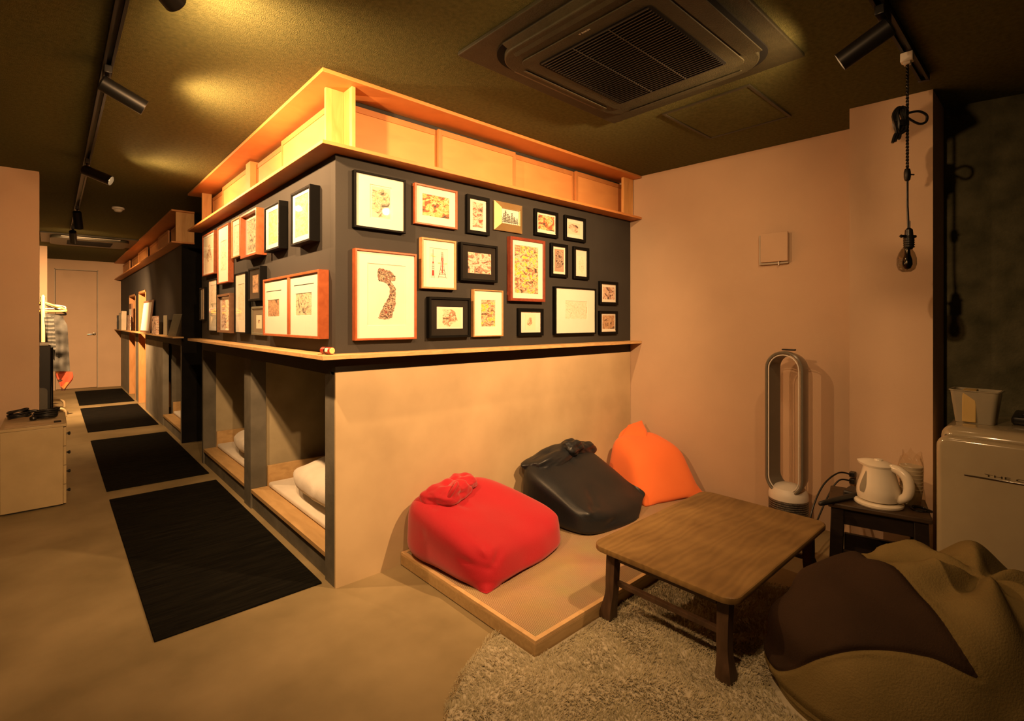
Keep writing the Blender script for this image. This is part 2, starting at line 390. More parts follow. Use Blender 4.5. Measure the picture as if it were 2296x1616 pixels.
screen(.08, .622, .068, 'sliding screen just right of the corner post, facing the lounge', 'f')
screen(.605, 1.187, .045, 'second sliding screen from the corner post, facing the lounge', 'f')
screen(1.187, 1.778, .068, 'third sliding screen from the corner post, facing the lounge', 'f')
screen(1.770, 2.335, .045, 'last sliding screen next to the white wall, facing the lounge', 'f')
screen(.06, .835, .026, 'brightly lit sliding screen just left of the corner post', 's', st=.02)
screen(.815, 1.42, .05, 'recessed second sliding screen left of the corner post', 's')
screen(1.52, 2.235, .026, 'third sliding screen left of the corner post with thick stile', 's')
screen(2.225, 2.685, .05, 'narrow last sliding screen beside the corridor end post', 's')
mb = MB(); mb.box(.012, .066, 1.42, 1.52, SH, 2.33, bev=.001)
tag(mb.build('screen_post', M['ply']), 'plain upright post between the side sliding screens', 'post')
for k_, (lab, y0, y1, w) in enumerate((('nearest pale screen in the far corridor shelf', 3.95, 4.75, .05), ('second pale screen in the far corridor shelf', 4.80, 5.55, .026),
        ('third pale screen in the far corridor shelf', 5.6, 6.5, .05), ('fourth pale screen in the far corridor shelf', 6.6, 7.6, .026),
        ('fifth pale screen in the far corridor shelf', 7.7, 8.7, .05), ('farthest pale screen in the far corridor shelf', 8.8, 9.9, .026))):
    screen(y0, y1, w, lab, 's', st=.03)
mb = MB(); mb.box(-.06, .10, 3.72, 3.74, SH, CN, bev=.001)
tag(mb.build('end_post', M['pale_wood']), 'pale wooden near end board of the far corridor shelf', 'post')
mb = MB(); mb.box(-.02, .05, 3.745, 3.80, SH, SH+.10, bev=.006); mb.box(-.012, .042, 3.743, 3.746, SH+.015, SH+.085)
# ================================================================== framed pictures
def ring(mb, o, i, wo, wi):
    """one band of a rectangular ring between outline o (depth wo) and outline i (depth wi); outlines are x0,x1,z0,z1"""
    def c(r, w): return [(r[0], -w, r[2]), (r[1], -w, r[2]), (r[1], -w, r[3]), (r[0], -w, r[3])]
    mb.add(c(o, wo)+c(i, wi), [(0, 1, 5, 4), (1, 2, 6, 5), (2, 3, 7, 6), (3, 0, 4, 7)])
def inset(r, d): return (r[0]+d, r[1]-d, r[2]+d, r[3]-d)

CREAM = (.80, .74, .58); TAN = (.66, .48, .28)
PR = {  # palettes of the prints
 'sepia': dict(bg=(.76, .66, .46), cols=[(.10, .09, .07), (.40, .34, .24), (.74, .62, .42), (.66, .50, .30), (.24, .26, .22)], scale=17, ink=.30),
 'ochre': dict(bg=(.72, .52, .24), cols=[(.07, .08, .06), (.50, .13, .06), (.76, .50, .18), (.80, .62, .34), (.16, .22, .17)], scale=14, ink=.34),
 'pink': dict(bg=(.78, .64, .48), cols=[(.09, .06, .05), (.44, .24, .17), (.76, .58, .44), (.68, .46, .33), (.42, .10, .07)], scale=15, ink=.34),
 'line': dict(bg=(.78, .70, .52), cols=[(.12, .07, .05), (.52, .30, .18), (.78, .68, .48), (.70, .50, .32)], scale=22, ink=.55),
 'gold': dict(bg=(.74, .58, .30), cols=[(.06, .045, .03), (.48, .24, .13), (.74, .56, .36), (.80, .66, .06), (.30, .22, .15)], scale=20, ink=.50),
 'faint': dict(bg=(.80, .76, .62), cols=[(.62, .52, .38), (.80, .76, .62), (.76, .70, .54), (.68, .60, .46)], scale=18, ink=.12),
 'brown': dict(bg=(.55, .36, .20), cols=[(.10, .06, .04), (.44, .25, .13), (.58, .36, .20), (.50, .31, .17)], scale=18, ink=.45),
 'yellow': dict(bg=(.82, .70, .30), cols=[(.40, .28, .12), (.82, .70, .30), (.78, .60, .20), (.52, .36, .14)], scale=13, ink=.22),
 'dark': dict(bg=(.40, .26, .18), cols=[(.03, .022, .02), (.16, .09, .07), (.60, .46, .32), (.26, .15, .11), (.30, .06, .04)], scale=34, ink=.6),
}
_seed = [0]
def picture(label, wall, rect, win, art, depth, fw, fmat, board, pal, mask=0, bevel=None, group=None, extra=None, second=None, deep=False):
    """rect/win/art: u0,u1,z0,z1 on the wall. wall 'f': u is X; wall 's': u is Y and runs right to left"""
    if wall == 's':
        f = lambda r: (-max(r[0], r[1]), -min(r[0], r[1]), r[2], r[3])
        rect, win = f(rect), f(win); art = f(art) if art else None
    u0 = (rect[0]+rect[1])/2; z0 = rect[2]
    sh = lambda r: (r[0]-u0, r[1]-u0, r[2]-z0, r[3]-z0)
    R = sh(rect); W = sh(win); A = sh(art) if art else W
    if wall == 'f': t = thing('framed_picture', label, 'picture', (u0, -.001, z0), 0, group or 'framed pictures on the front wall of the pod')
    else: t = thing('framed_picture', label, 'picture', (-.001, -u0, z0), -PI/2, group or 'framed pictures on the corridor side of the pod')
    _seed[0] += 1
    # frame: back outline, front outline, inner rebate
    mb = MB(); I = inset(R, fw); d2 = depth if bevel is None else bevel
    e = .0015
    ring(mb, R, R, 0, depth-e); ring(mb, R, inset(R, e), depth-e, depth); ring(mb, inset(R, e), inset(I, -e), depth, d2 if bevel else depth)
    ring(mb, inset(I, -e), I, d2 if bevel else depth, (d2 if bevel else depth)-e); ring(mb, I, I, (d2 if bevel else depth)-e, .004)
    if second: mb.box(second[0]-u0, second[1]-u0, -depth+.001, -.004, R[2]+fw, R[3]-fw, bev=.001)
    fo = mb.build('frame', fmat, t, local=True, ang=25)
    pw = depth*.5 if deep else depth-.0085   # plane of the mat board
    if bevel: pw = bevel-.008
    # backing board and mat
    mb = MB(); mb.box(I[0]-.001, I[1]+.001, -pw+.004, -.003, I[2]-.001, I[3]+.001)
    wins = [W] if not second else [W, tuple(x-(u0 if i < 2 else z0) for i, x in enumerate(second[2]))]
    if not second:
        ring(mb, I, W, pw, pw); ring(mb, W, inset(W, .0015), pw, pw-.0025)
    else:
        mid = (second[0]+second[1])/2-u0
        for H, w_ in (((I[0], mid, I[2], I[3]), wins[0]), ((mid, I[1], I[2], I[3]), wins[1])):
            ring(mb, H, w_, pw, pw); ring(mb, w_, inset(w_, .0015), pw, pw-.0025)
    mb.build('mat_board', board, t, local=True, smooth=False)
    for k, w_ in enumerate(wins):
        p = PR[pal[k] if isinstance(pal, tuple) else pal]
        # paper sheet in the window, artwork printed on it
        ar = A if k == 0 else w_
        cx, cz = (ar[0]+ar[1])/2, (ar[2]+ar[3])/2
        mb = MB(); mb.box(w_[0]+.001, w_[1]-.001, -pw+.0028, -pw+.0036, w_[2]+.001, w_[3]-.001)
        pp = mb.build('paper_sheet', M['paper'], t, local=True)
        if extra != 'bare':
            m_ = print_mat(_seed[0]*2+k, p['bg'], p['cols'], p['scale'], p['ink'], mask, ((ar[1]-ar[0])/2, (ar[3]-ar[2])/2))
            mb = MB(); mb.box(ar[0]-cx+.002, ar[1]-cx-.002, -.0006, 0, ar[2]-cz+.002, ar[3]-cz-.002)
            o = mb.build('print', m_, t, local=True); o.location = (cx, -pw+.0028, cz)
    mb = MB(); gw = pw+.004 if bevel is None else d2-.004
    mb.add([(I[0]-.0005, -gw, I[2]-.0005), (I[1]+.0005, -gw, I[2]-.0005), (I[1]+.0005, -gw, I[3]+.0005), (I[0]-.0005, -gw, I[3]+.0005)], [(0, 1, 2, 3)])
    mb.build('glass_pane', M['pane'], t, local=True)
    t['pw'] = pw
    return t, sh, pw

def shapes(t, name, polys, pw, sh_u0, sh_z0, m, dy=.0029):
    """printed flat shapes lying on the paper of a picture"""
    mb = MB()
    for poly in polys:
        mb.prism([(a-sh_u0, b-sh_z0) for a, b in poly], -pw+dy-.0012, -pw+dy-.0004, axis='y')
    return mb.build(name, m, t, local=True, smooth=False)

B, CU, OAK = M['frame_black'], M['frame_copper'], M['frame_oak']
MC, MD, PA = M['mat_cream'], M['mat_dark'], M['paper']
picture('large black frame at top left of the front wall, wide cream mat', 'f', (.080, .356, 1.694, 1.966), (.162, .282, 1.750, 1.914), (.171, .272, 1.756, 1.908), .03, .010, B, MC, 'sepia', mask=1.75)
picture('landscape reddish wood frame with ochre boat scene, top row of front wall', 'f', (.413, .684, 1.755, 1.967), (.462, .635, 1.806, 1.921), None, .025, .010, CU, MC, 'ochre')
picture('small portrait black frame with pinkish print left of the gilt frame', 'f', (.756, .920, 1.747, 1.967), (.777, .908, 1.770, 1.949), (.799, .879, 1.786, 1.934), .02, .020, B, PA, 'pink')
tg, _, pw = picture('small gilt frame with black plant silhouettes', 'f', (.960, 1.189, 1.791, 1.965), (1.004, 1.150, 1.832, 1.927), None, .014, .042, M['frame_gold'], PA, 'line', bevel=.035, extra='bare')
# leafy stems
polys = []
r4 = random.Random(4)
for i in range(9):
    bx = 1.012+i*.0155; top = 1.86+r4.random()*.058; lean = (r4.random()-.5)*.012
    polys.append([(bx-.0008, 1.834), (bx+.0008, 1.834), (bx+lean+.0005, top), (bx+lean-.0005, top)])
    z = 1.842
    while z < top:
        f = (z-1.834)/(top-1.834)
        for s_ in (-1, 1):
            L_ = .011*(1-.5*f)*(.7+.6*r4.random()); x = bx+lean*f
            polys.append([(x, z), (x+s_*L_*.6, z+.0015), (x+s_*L_, z+.008), (x+s_*L_*.35, z+.0065)])
        z += .009
shapes(tg, 'print', polys, pw, (.960+1.189)/2, 1.791, M['ink'])
picture('small square black frame with ochre landscape, right of the gilt frame', 'f', (1.296, 1.515, 1.798, 1.967), (1.318, 1.504, 1.823, 1.948), (1.332, 1.487, 1.839, 1.937), .02, .020, B, PA, 'ochre')
picture('rightmost black frame in the top row, small red and brown sketch', 'f', (1.582, 1.801, 1.799, 1.967), (1.605, 1.788, 1.823, 1.949), (1.619, 1.751, 1.844, 1.926), .02, .020, B, PA, 'pink', mask=1.45)
tb, _, pw = picture('large reddish wood frame with dark curved cityscape, lower left of front wall', 'f', (.082, .417, 1.156, 1.594), (.146, .357, 1.227, 1.529), None, .035, .010, CU, MC, 'dark', extra='bare')
# the crescent of crowded ink
pts = [(.204, 1.502), (.244, 1.504), (.285, 1.489), (.300, 1.456), (.276, 1.446), (.300, 1.408), (.299, 1.334), (.285, 1.285), (.271, 1.262), (.208, 1.262), (.221, 1.297), (.235, 1.327), (.262, 1.370), (.266, 1.413), (.244, 1.436), (.205, 1.449)]
cp = catmull([(a, b, 0) for a, b in pts], 6, True); r5 = random.Random(5)
poly = [(p.x+(r5.random()-.5)*.006, p.y+(r5.random()-.5)*.006) for p in cp]
shapes(tb, 'print', [poly], pw, (.082+.417)/2, 1.156, print_mat(99, (.4, .3, .2), PR['dark']['cols'], 42, .8))
tt, _, pw = picture('oak frame with two red and grey lattice towers drawn side by side', 'f', (.451, .672, 1.420, 1.688), (.502, .620, 1.474, 1.639), None, .03, .010, OAK, MC, 'line', extra='bare')
U, Z = (.451+.672)/2, 1.420
def bars(segs, w): 
    out = []
    for (a, b), (c, d_) in segs:
        n_ = Vector((-(d_-b), c-a)).normalized()*w/2
        out.append([(a+n_.x, b+n_.y), (a-n_.x, b-n_.y), (c-n_.x, d_-n_.y), (c+n_.x, d_+n_.y)])
    return out
x1, x2 = .526, .585
red = bars([((x2, 1.505), (x2, 1.575)), ((x2-.004, 1.575), (x2-.004, 1.592)), ((x2+.004, 1.575), (x2+.004, 1.592))], .005) + [[(x1-.006, 1.492), (x1+.006, 1.492), (x1+.005, 1.520), (x1-.005, 1.520)], [(x1-.004, 1.556), (x1+.004, 1.556), (x1+.004, 1.566), (x1-.004, 1.566)]]
blk = bars([((x1, 1.566), (x1, 1.632))], .0016)+bars([((x1-.007, 1.478), (x1-.004, 1.556)), ((x1+.007, 1.478), (x1+.004, 1.556)), ((x1-.007, 1.530), (x1+.007, 1.530)), ((x1-.007, 1.540), (x1+.007, 1.540))], .0013)
blk += bars([((x2-.026, 1.480), (x2-.012, 1.530)), ((x2-.012, 1.530), (x2-.005, 1.592)), ((x2+.026, 1.480), (x2+.012, 1.530)), ((x2+.012, 1.530), (x2+.005, 1.592)), ((x2-.02, 1.500), (x2+.02, 1.500)), ((x2-.014, 1.522), (x2+.014, 1.522)), ((x2-.011, 1.545), (x2+.011, 1.545)),
             ((x2-.02, 1.5), (x2+.012, 1.53)), ((x2+.02, 1.5), (x2-.012, 1.53)), ((x2-.022, 1.487), (x2+.022, 1.487)), ((x2-.004, 1.592), (x2-.003, 1.622)), ((x2+.004, 1.592), (x2+.003, 1.622)), ((x2-.007, 1.597), (x2+.007, 1.597)), ((x2-.007, 1.607), (x2+.007, 1.607))], .0013)
och = [[(.510, 1.596), (.522, 1.598), (.545, 1.594), (.530, 1.592)], [(.555, 1.562), (.570, 1.564), (.575, 1.560), (.562, 1.558)], [(.595, 1.560), (.618, 1.563), (.612, 1.558), (.6, 1.557)], [(.512, 1.606), (.530, 1.608), (.520, 1.604)]]
mb = MB()
for mi_, ps in enumerate((blk, red, och)):
    for poly in ps: mb.prism([(a-U, b-Z) for a, b in poly], -pw+.0029-.0012-.0001*mi_, -pw+.0029-.0004, axis='y', mi=mi_)
mb.build('print', [M['ink'], M['ink_red'], M['ink_gold']], tt, local=True, smooth=False)
picture('black frame with dark mat and swirling line drawing, below the gilt frame', 'f', (.704, .973, 1.475, 1.690), (.758, .931, 1.520, 1.641), None, .03, .013, B, MD, 'pink')
picture('black frame with dark mat and cream sketch, bottom row left of the oak frame', 'f', (.497, .770, 1.158, 1.378), (.548, .725, 1.205, 1.327), (.559, .712, 1.215, 1.318), .03, .013, B, MD, 'line', mask=1.5)
picture('thin oak frame with golden print, bottom row of front wall', 'f', (.797, 1.022, 1.158, 1.430), (.858, .966, 1.216, 1.372), None, .025, .007, OAK, MC, 'gold')
picture('tall mahogany frame with crowded gold and brown print, centre of front wall', 'f', (1.072, 1.373, 1.371, 1.763), (1.111, 1.318, 1.419, 1.716), None, .035, .018, M['frame_red'], MC, 'gold')
picture('small portrait black frame with figure cascade, right of the mahogany frame', 'f', (1.446, 1.612, 1.542, 1.764), (1.472, 1.600, 1.561, 1.743), (1.485, 1.581, 1.577, 1.731), .02, .020, B, PA, 'dark', mask=1.6)
picture('small portrait black frame with faint pencil figure, second row far right', 'f', (1.674, 1.839, 1.540, 1.763), (1.700, 1.828, 1.560, 1.741), (1.714, 1.805, 1.577, 1.702), .02, .020, B, PA, 'faint', mask=1.5)
picture('small landscape black frame with white mat in the bottom row, tiny sketch', 'f', (1.152, 1.374, 1.155, 1.328), (1.175, 1.358, 1.175, 1.305), (1.215, 1.310, 1.191, 1.291), .02, .021, B, PA, 'line', mask=1.25)
picture('wide black frame with broad white mat and faint drawing, lower right of front wall', 'f', (1.476, 1.904, 1.157, 1.478), (1.582, 1.813, 1.262, 1.386), None, .03, .010, B, MC, 'faint')
picture('upper of two small black frames at the right end, reddish print', 'f', (1.963, 2.182, 1.368, 1.540), (1.993, 2.169, 1.390, 1.518), (2.005, 2.153, 1.407, 1.501), .02, .020, B, PA, 'pink')
picture('lower of two small black frames at the right end, brown print', 'f', (1.960, 2.178, 1.150, 1.323), (1.990, 2.166, 1.176, 1.303), (2.000, 2.149, 1.188, 1.293), .02, .020, B, PA, 'brown')
# corridor side, nearest first (u is Y)
picture('black deep frame nearest the pod corner, golden print', 's', (.451, .181, 1.641, 1.916), (.410, .222, 1.680, 1.886), None, .05, .012, B, MC, 'yellow')
picture('second black deep frame from the pod corner in the corridor top row', 's', (.900, .634, 1.653, 1.918), (.850, .680, 1.690, 1.880), None, .05, .012, B, MC, 'yellow')
picture('deep reddish frame with dark landscape, corridor top row', 's', (1.368, 1.017, 1.655, 1.941), (1.325, 1.060, 1.690, 1.900), None, .06, .014, CU, MC, 'sepia', deep=True)
picture('narrow oak frame beside the deep reddish frame, corridor top row', 's', (1.720, 1.509, 1.693, 1.966), (1.690, 1.540, 1.725, 1.921), None, .03, .010, OAK, MC, 'faint')
picture('tall glowing wooden frame with pale print, corridor top row', 's', (2.117, 1.783, 1.530, 1.961), (2.045, 1.870, 1.625, 1.850), None, .035, .010, CU, MC, 'faint')
picture('farthest reddish frame in the corridor top row, faint dark figures', 's', (2.640, 2.228, 1.624, 1.967), (2.600, 2.270, 1.650, 1.940), None, .035, .010, CU, MC, 'line', mask=1.2)
picture('small black frame at the far end of the corridor side', 's', (2.830, 2.640, 1.254, 1.537), (2.805, 2.665, 1.268, 1.525), None, .02, .010, B, PA, 'faint')
picture('tall frameless-looking pale panel in thin black frame, corridor lower row', 's', (2.514, 2.208, 1.165, 1.582), (2.470, 2.250, 1.200, 1.540), None, .02, .006, B, MC, 'faint')
picture('walnut frame with pinkish print in the corridor lower row', 's', (2.098, 1.721, 1.162, 1.449), (2.050, 1.770, 1.190, 1.420), None, .04, .018, M['frame_brown'], PA, 'pink', deep=True)
picture('tall thin black frame with pale blank-looking print, corridor lower row', 's', (1.625, 1.346, 1.165, 1.576), (1.560, 1.405, 1.250, 1.500), None, .035, .008, B, MC, 'faint')
picture('small black frame with dark mat above the grey-green frame', 's', (1.268, 1.011, 1.375, 1.587), (1.205, 1.075, 1.425, 1.540), None, .04, .014, B, MD, 'brown')
picture('small grey-green frame beside the wide double frame', 's', (1.270, 1.000, 1.159, 1.340), (1.200, 1.075, 1.200, 1.290), None, .02, .014, M['frame_olive'], M['frame_olive'], 'line', mask=1.0)
def _double():
    t, sh, pw = picture('wide reddish double frame holding two small prints near the pod corner', 's', (.921, .073, 1.164, 1.493), (.860, .655, 1.273, 1.371), None, .05, .013, CU, MC, ('brown', 'sepia'),
        second=(-.506, -.473, (-.400, -.180, 1.276, 1.390)))
    u0 = -(.921+.073)/2; mb = MB()
    for a, b, z in ((-.880, -.620, 1.420), (-.420, -.150, 1.432)):
        mb.box(a-u0, b-u0, -pw-.0006, -pw+.0006, z-1.164-.0018, z-1.164+.0018)
    mb.build('mat_slot_line', M['ink'], t, local=True)
_double()
# ================================================================== tatami platform
PX0, PX1, PY0, PY1 = .342, 2.36, -.976, -.003
t = thing('tatami_platform', 'low wooden platform topped with woven tatami against the plaster wall', 'platform', (1.35, -.49, 0))
mb = MB(); mb.box(PX0, PX1, PY0, PY1, .004, .052, bev=.0015); mb.build('platform_base', wood('platform_side', (.40, .27, .12), (.50, .35, .17), scale=4, stretch=(2, 12, 12), rough=.45), t)
mb = MB(); W_ = .020
mb.box(PX0, PX0+W_, PY0, PY1, .0525, .068, bev=.001); mb.box(PX1-W_, PX1, PY0, PY1, .0525, .068, bev=.001)
mb.box(PX0+W_, PX1-W_, PY0, PY0+W_, .0525, .068, bev=.001); mb.box(PX0+W_, PX1-W_, PY1-W_, PY1, .0525, .068, bev=.001)
mb.build('platform_rim', wood('platform_rim', (.55, .36, .17), (.68, .47, .24), scale=5, stretch=(3, 3, 12), rough=.45), t)
def tatami_mat():
    m, nt, b = new_mat('woven_tatami'); b.inputs['Roughness'].default_value = .8; b.inputs['Specular IOR Level'].default_value = .2
    L = nt.links.new; tc = nt.nodes.new('ShaderNodeTexCoord')
    w1 = nt.nodes.new('ShaderNodeTexWave'); w1.bands_direction = 'X'; w1.inputs['Scale'].default_value = 46; w1.inputs['Distortion'].default_value = .4; w1.inputs['Detail Scale'].default_value = 6
    L(tc.outputs['Object'], w1.inputs['Vector'])
    w2 = nt.nodes.new('ShaderNodeTexWave'); w2.bands_direction = 'Y'; w2.inputs['Scale'].default_value = 70; w2.inputs['Distortion'].default_value = .6
    L(tc.outputs['Object'], w2.inputs['Vector'])
    n = nt.nodes.new('ShaderNodeTexNoise'); n.inputs['Scale'].default_value = 5; L(tc.outputs['Object'], n.inputs['Vector'])
    ad = nt.nodes.new('ShaderNodeMath'); ad.operation = 'MULTIPLY_ADD'; ad.inputs[1].default_value = .15; L(w2.outputs['Fac'], ad.inputs[0]); L(w1.outputs['Fac'], ad.inputs[2])
    r = nt.nodes.new('ShaderNodeValToRGB'); e = r.color_ramp.elements; e[0].position = .15; e[1].position = .85
    e[0].color = (.24, .155, .075, 1); e[1].color = (.62, .45, .28, 1)
    L(ad.outputs[0], r.inputs['Fac'])
    mx = nt.nodes.new('ShaderNodeMixRGB'); mx.blend_type = 'MULTIPLY'; mx.inputs['Fac'].default_value = .35; L(r.outputs['Color'], mx.inputs['Color1']); L(n.outputs['Color'], mx.inputs['Color2'])
    L(mx.outputs['Color'], b.inputs['Base Color'])
    bp = nt.nodes.new('ShaderNodeBump'); bp.inputs['Strength'].default_value = .6; bp.inputs['Distance'].default_value = .002
    L(ad.outputs[0], bp.inputs['Height']); L(bp.outputs['Normal'], b.inputs['Normal'])
    return m
mb = MB(); mb.box(PX0+W_, PX1-W_, PY0+W_, PY1-W_, .0525, .0665); mb.build('tatami_mat', tatami_mat(), t)
ZT = .067

# ================================================================== bean bags
def superpoint(p, k):
    n = (abs(p[0])**k+abs(p[1])**k+abs(p[2])**k)**(1/k); return Vector(p)/n
def beanbag(name, label, cage, m, seed, k=5, pinch=(), grow=1.10, amp=.012, tie=None, zmin=ZT, res=34, ribs=()):
    """cage: four bottom corners then four top corners; pinch: corners kept pointed"""
    C_ = [Vector(c) for c in cage]; ctr = sum(C_, Vector())/8
    C_ = [ctr+(c-ctr)*grow for c in C_]
    sg = [(-1, -1, -1), (1, -1, -1), (1, 1, -1), (-1, 1, -1), (-1, -1, 1), (1, -1, 1), (1, 1, 1), (-1, 1, 1)]
    bm = bmesh.new(); bmesh.ops.create_cube(bm, size=2)
    bmesh.ops.subdivide_edges(bm, edges=list(bm.edges), cuts=res, use_grid_fill=True)
    for v in bm.verts:
        p = Vector(v.co); q = superpoint(p, k)
        # bulge: stretch faces outward a touch
        for ci, w_, rad in pinch:
            d = (p-Vector(sg[ci])).length; w = w_*(1-sstep(0, rad, d))
            q = q.lerp(p*1.0, w)
        s = [(1+q.x)/2, (1+q.y)/2, (1+q.z)/2]
        x = Vector()
        for i, g in enumerate(sg):
            w = 1
            for a in range(3): w *= s[a] if g[a] > 0 else 1-s[a]
            x += C_[i]*w
        v.co = x
    bm.normal_update()
    disp = {}
    for v in bm.verts:
        x = v.co; n = v.normal
        h = noise.noise(x*3.5+Vector((seed, 0, 0)))*amp*1.3 + noise.noise(x*8+Vector((0, seed, 0)))*amp*.5
        for (pt, dirv, L_, w_, dep) in ribs:
            r_ = x-Vector(pt); dd = Vector(dirv).normalized(); a = r_.dot(dd); o = (r_-dd*a)
            if -.02 < a < L_:
                h += dep*math.exp(-(o.length/w_)**2)*sstep(0, .03, a+.02)*(1-sstep(L_*.4, L_, a))
        if tie:
            r_ = (x-Vector(tie)).length
            if r_ < .16:
                ang = math.atan2(x.z-tie[2], x.x-tie[0])
                h += math.cos(ang*7+seed)*.010*(1-sstep(.02, .16, r_)) - .018*(1-sstep(.0, .07, r_))
        disp[v] = n*h
    for v, d in disp.items(): v.co += d
    for v in bm.verts:
        v.co.z = max(v.co.z, zmin); v.co.y = min(v.co.y, -.004)
    bmesh.ops.smooth_vert(bm, verts=list(bm.verts), factor=.3, use_axis_x=True, use_axis_y=True, use_axis_z=True)
    for v in bm.verts:
        if v.co.z < zmin+.004: v.co.z = zmin+.0005
    lo = min(v.co.z for v in bm.verts)
    b_ = (sum(v.co.x for v in bm.verts)/len(bm.verts), sum(v.co.y for v in bm.verts)/len(bm.verts), lo)
    t = thing(name, label, 'bean bag', b_)
    mb = MB(); mb.frombm(bm); mb.build('bag_body', m, t, ang=180)
    return t
def knot(parent, name, c, ax, bx, m, R=.05, r=.022, turns=1.0, seed=1, flat=.6):
    """a twisted loop of cloth: fat tube around a ring in the plane of ax, bx"""
    c = Vector(c); ax = Vector(ax).normalized(); bx = Vector(bx).normalized(); cx_ = ax.cross(bx); pts = []; rad = []
    n = 40
    for i in range(n):
        a = 2*PI*i/n
        pts.append(c+ax*math.cos(a)*R+bx*math.sin(a)*R*flat+cx_*.014*math.sin(2*a+seed))
        rad.append(r*(1+.25*math.sin(3*a+seed)+.12*math.sin(7*a)))
    mb = MB(); mb.tube(pts, rad, 14, closed=True); o = mb.build(name, m, parent, ang=180); return o

M['red_cloth'] = mat('red_stretch_cloth', (.38, .0055, .017), (.43, .007, .020), rough=.7, scale=3, bump=.12, bscale=300, spec=.25, sheen=.3)
M['black_cloth'] = mat('black_leatherette', (.010, .0125, .0165), (.013, .016, .020), rough=.40, scale=3, bump=.08, bscale=200, spec=.45)
M['orange_cloth'] = mat('orange_cloth', (.80, .175, .045), (.85, .20, .055), rough=.8, scale=3, bump=.1, bscale=300, spec=.2, sheen=.2)

red = beanbag('bean_bag', 'red bean bag with knotted top at the front left of the tatami platform',
    [(.425, -.595, .07), (1.01, -.510, .07), (.98, -.04, .07), (.345, -.03, .07),
     (.445, -.560, .225), (1.045, -.44, .200), (.84, -.05, .375), (.375, -.06, .365)],
    M['red_cloth'], 3, k=4.6, pinch=((0, .5, .5), (4, .3, .5), (5, .2, .5)), grow=1.17, amp=.010, tie=(.50, -.15, .40),
    ribs=(((.455, -.60, .20), (.05, .35, .25), .16, .012, -.012), ((.48, -.59, .17), (.35, .1, .35), .2, .016, -.012), ((.42, -.2, .33), (-.6, -.1, -.8), .18, .012, -.014), ((.52, -.22, .38), (.3, -.3, -.5), .22, .02, -.012), ((.46, -.58, .15), (-.25, .3, .1), .2, .015, -.010), ((.60, -.20, .40), (.6, -.2, -.2), .2, .02, -.008)))
black = beanbag('bean_bag', 'black leatherette bean bag with knotted top in the middle of the platform',
    [(1.18, -.52, .07), (1.60, -.58, .07), (1.72, -.05, .07), (1.16, -.04, .07),
     (1.20, -.53, .185), (1.83, -.47, .135), (1.66, -.06, .45), (1.14, -.09, .40)],
    M['black_cloth'], 9, k=4.8, pinch=((5, .5, .6), (4, .3, .5), (1, .3, .5)), grow=1.16, amp=.010, tie=(1.45, -.13, .45),
    ribs=(((1.24, -.52, .17), (.3, .2, .3), .15, .014, -.014), ((1.25, -.53, .09), (.5, -.1, .1), .2, .014, -.012), ((1.22, -.12, .40), (.1, -.6, -.5), .25, .02, -.012), ((1.40, -.18, .43), (.1, -.6, -.4), .2, .02, -.010), ((1.3, -.5, .19), (.3, .4, .2), .2, .02, -.012)))
orange = beanbag('bean_bag', 'orange bean bag with pointed ear in the corner by the white wall',
    [(1.80, -.50, .07), (2.27, -.66, .07), (2.33, -.12, .07), (2.00, -.04, .07),
     (1.98, -.30, .33), (2.30, -.46, .35), (2.33, -.22, .43), (2.06, -.07, .40)],
    M['orange_cloth'], 5, k=5, pinch=((1, .7, .6), (0, .4, .5)), grow=1.12, amp=.006)
# tied tops: bunched, pleated cloth
def bunch(parent, name, c, ax, R, m, pleats=7, seed=1, dep=.22, hole=0):
    """crumpled bundle of cloth: a squashed ball with pleats running out from its tie; ax = long axis"""
    c = Vector(c); e0 = Vector(ax).normalized(); e1 = Vector((0, 0, 1)).cross(e0).normalized(); e2 = e0.cross(e1); mb = MB()
    def fn(u, v):
        a = 2*PI*u; p = PI*v; d = Vector((math.sin(p)*math.cos(a), math.sin(p)*math.sin(a), math.cos(p)))
        k = 1+dep*.6*math.sin(pleats*a+seed+1.5*d.z)*math.sin(p)**1.5 + .20*noise.noise(d*1.6+Vector((seed*3.1, 0, 0)))+.04*noise.noise(d*4+Vector((0, seed, 0)))
        # a rolled lip round the tie: dimple on top
        k -= .35*(1-sstep(.0, .6, p))
        return c+e0*d.x*k*R[0]+e1*d.y*k*R[1]+e2*d.z*k*R[2]
    mb.grid(fn, 110, 46); return mb.build(name, m, parent, ang=180)
bunch(red, 'knotted_top', (.520, -.155, .365), (1, -.2, .10), (.125, .090, .060), M['red_cloth'], 4, 2.0)
bunch(red, 'knotted_top', (.645, -.115, .385), (1, .1, -.05), (.085, .075, .048), M['red_cloth'], 3, 5.0, .15)
mb = MB(); mb.tube(catmull([(.475, -.235, .375), (.495, -.250, .415), (.525, -.235, .432), (.545, -.20, .415)], 6), .011, 10); mb.build('pull_strap', M['red_cloth'], red, ang=180)
bunch(black, 'knotted_top', (1.500, -.140, .432), (1, -.05, .06), (.085, .065, .052), M['black_cloth'], 4, 4.0)
bunch(black, 'knotted_top', (1.345, -.110, .382), (1, 0, .16), (.230, .090, .062), M['black_cloth'], 3, 1.0, .12)
bunch(black, 'knotted_top', (1.640, -.105, .395), (1, 0, -.15), (.140, .07, .058), M['black_cloth'], 3, 3.0, .12)
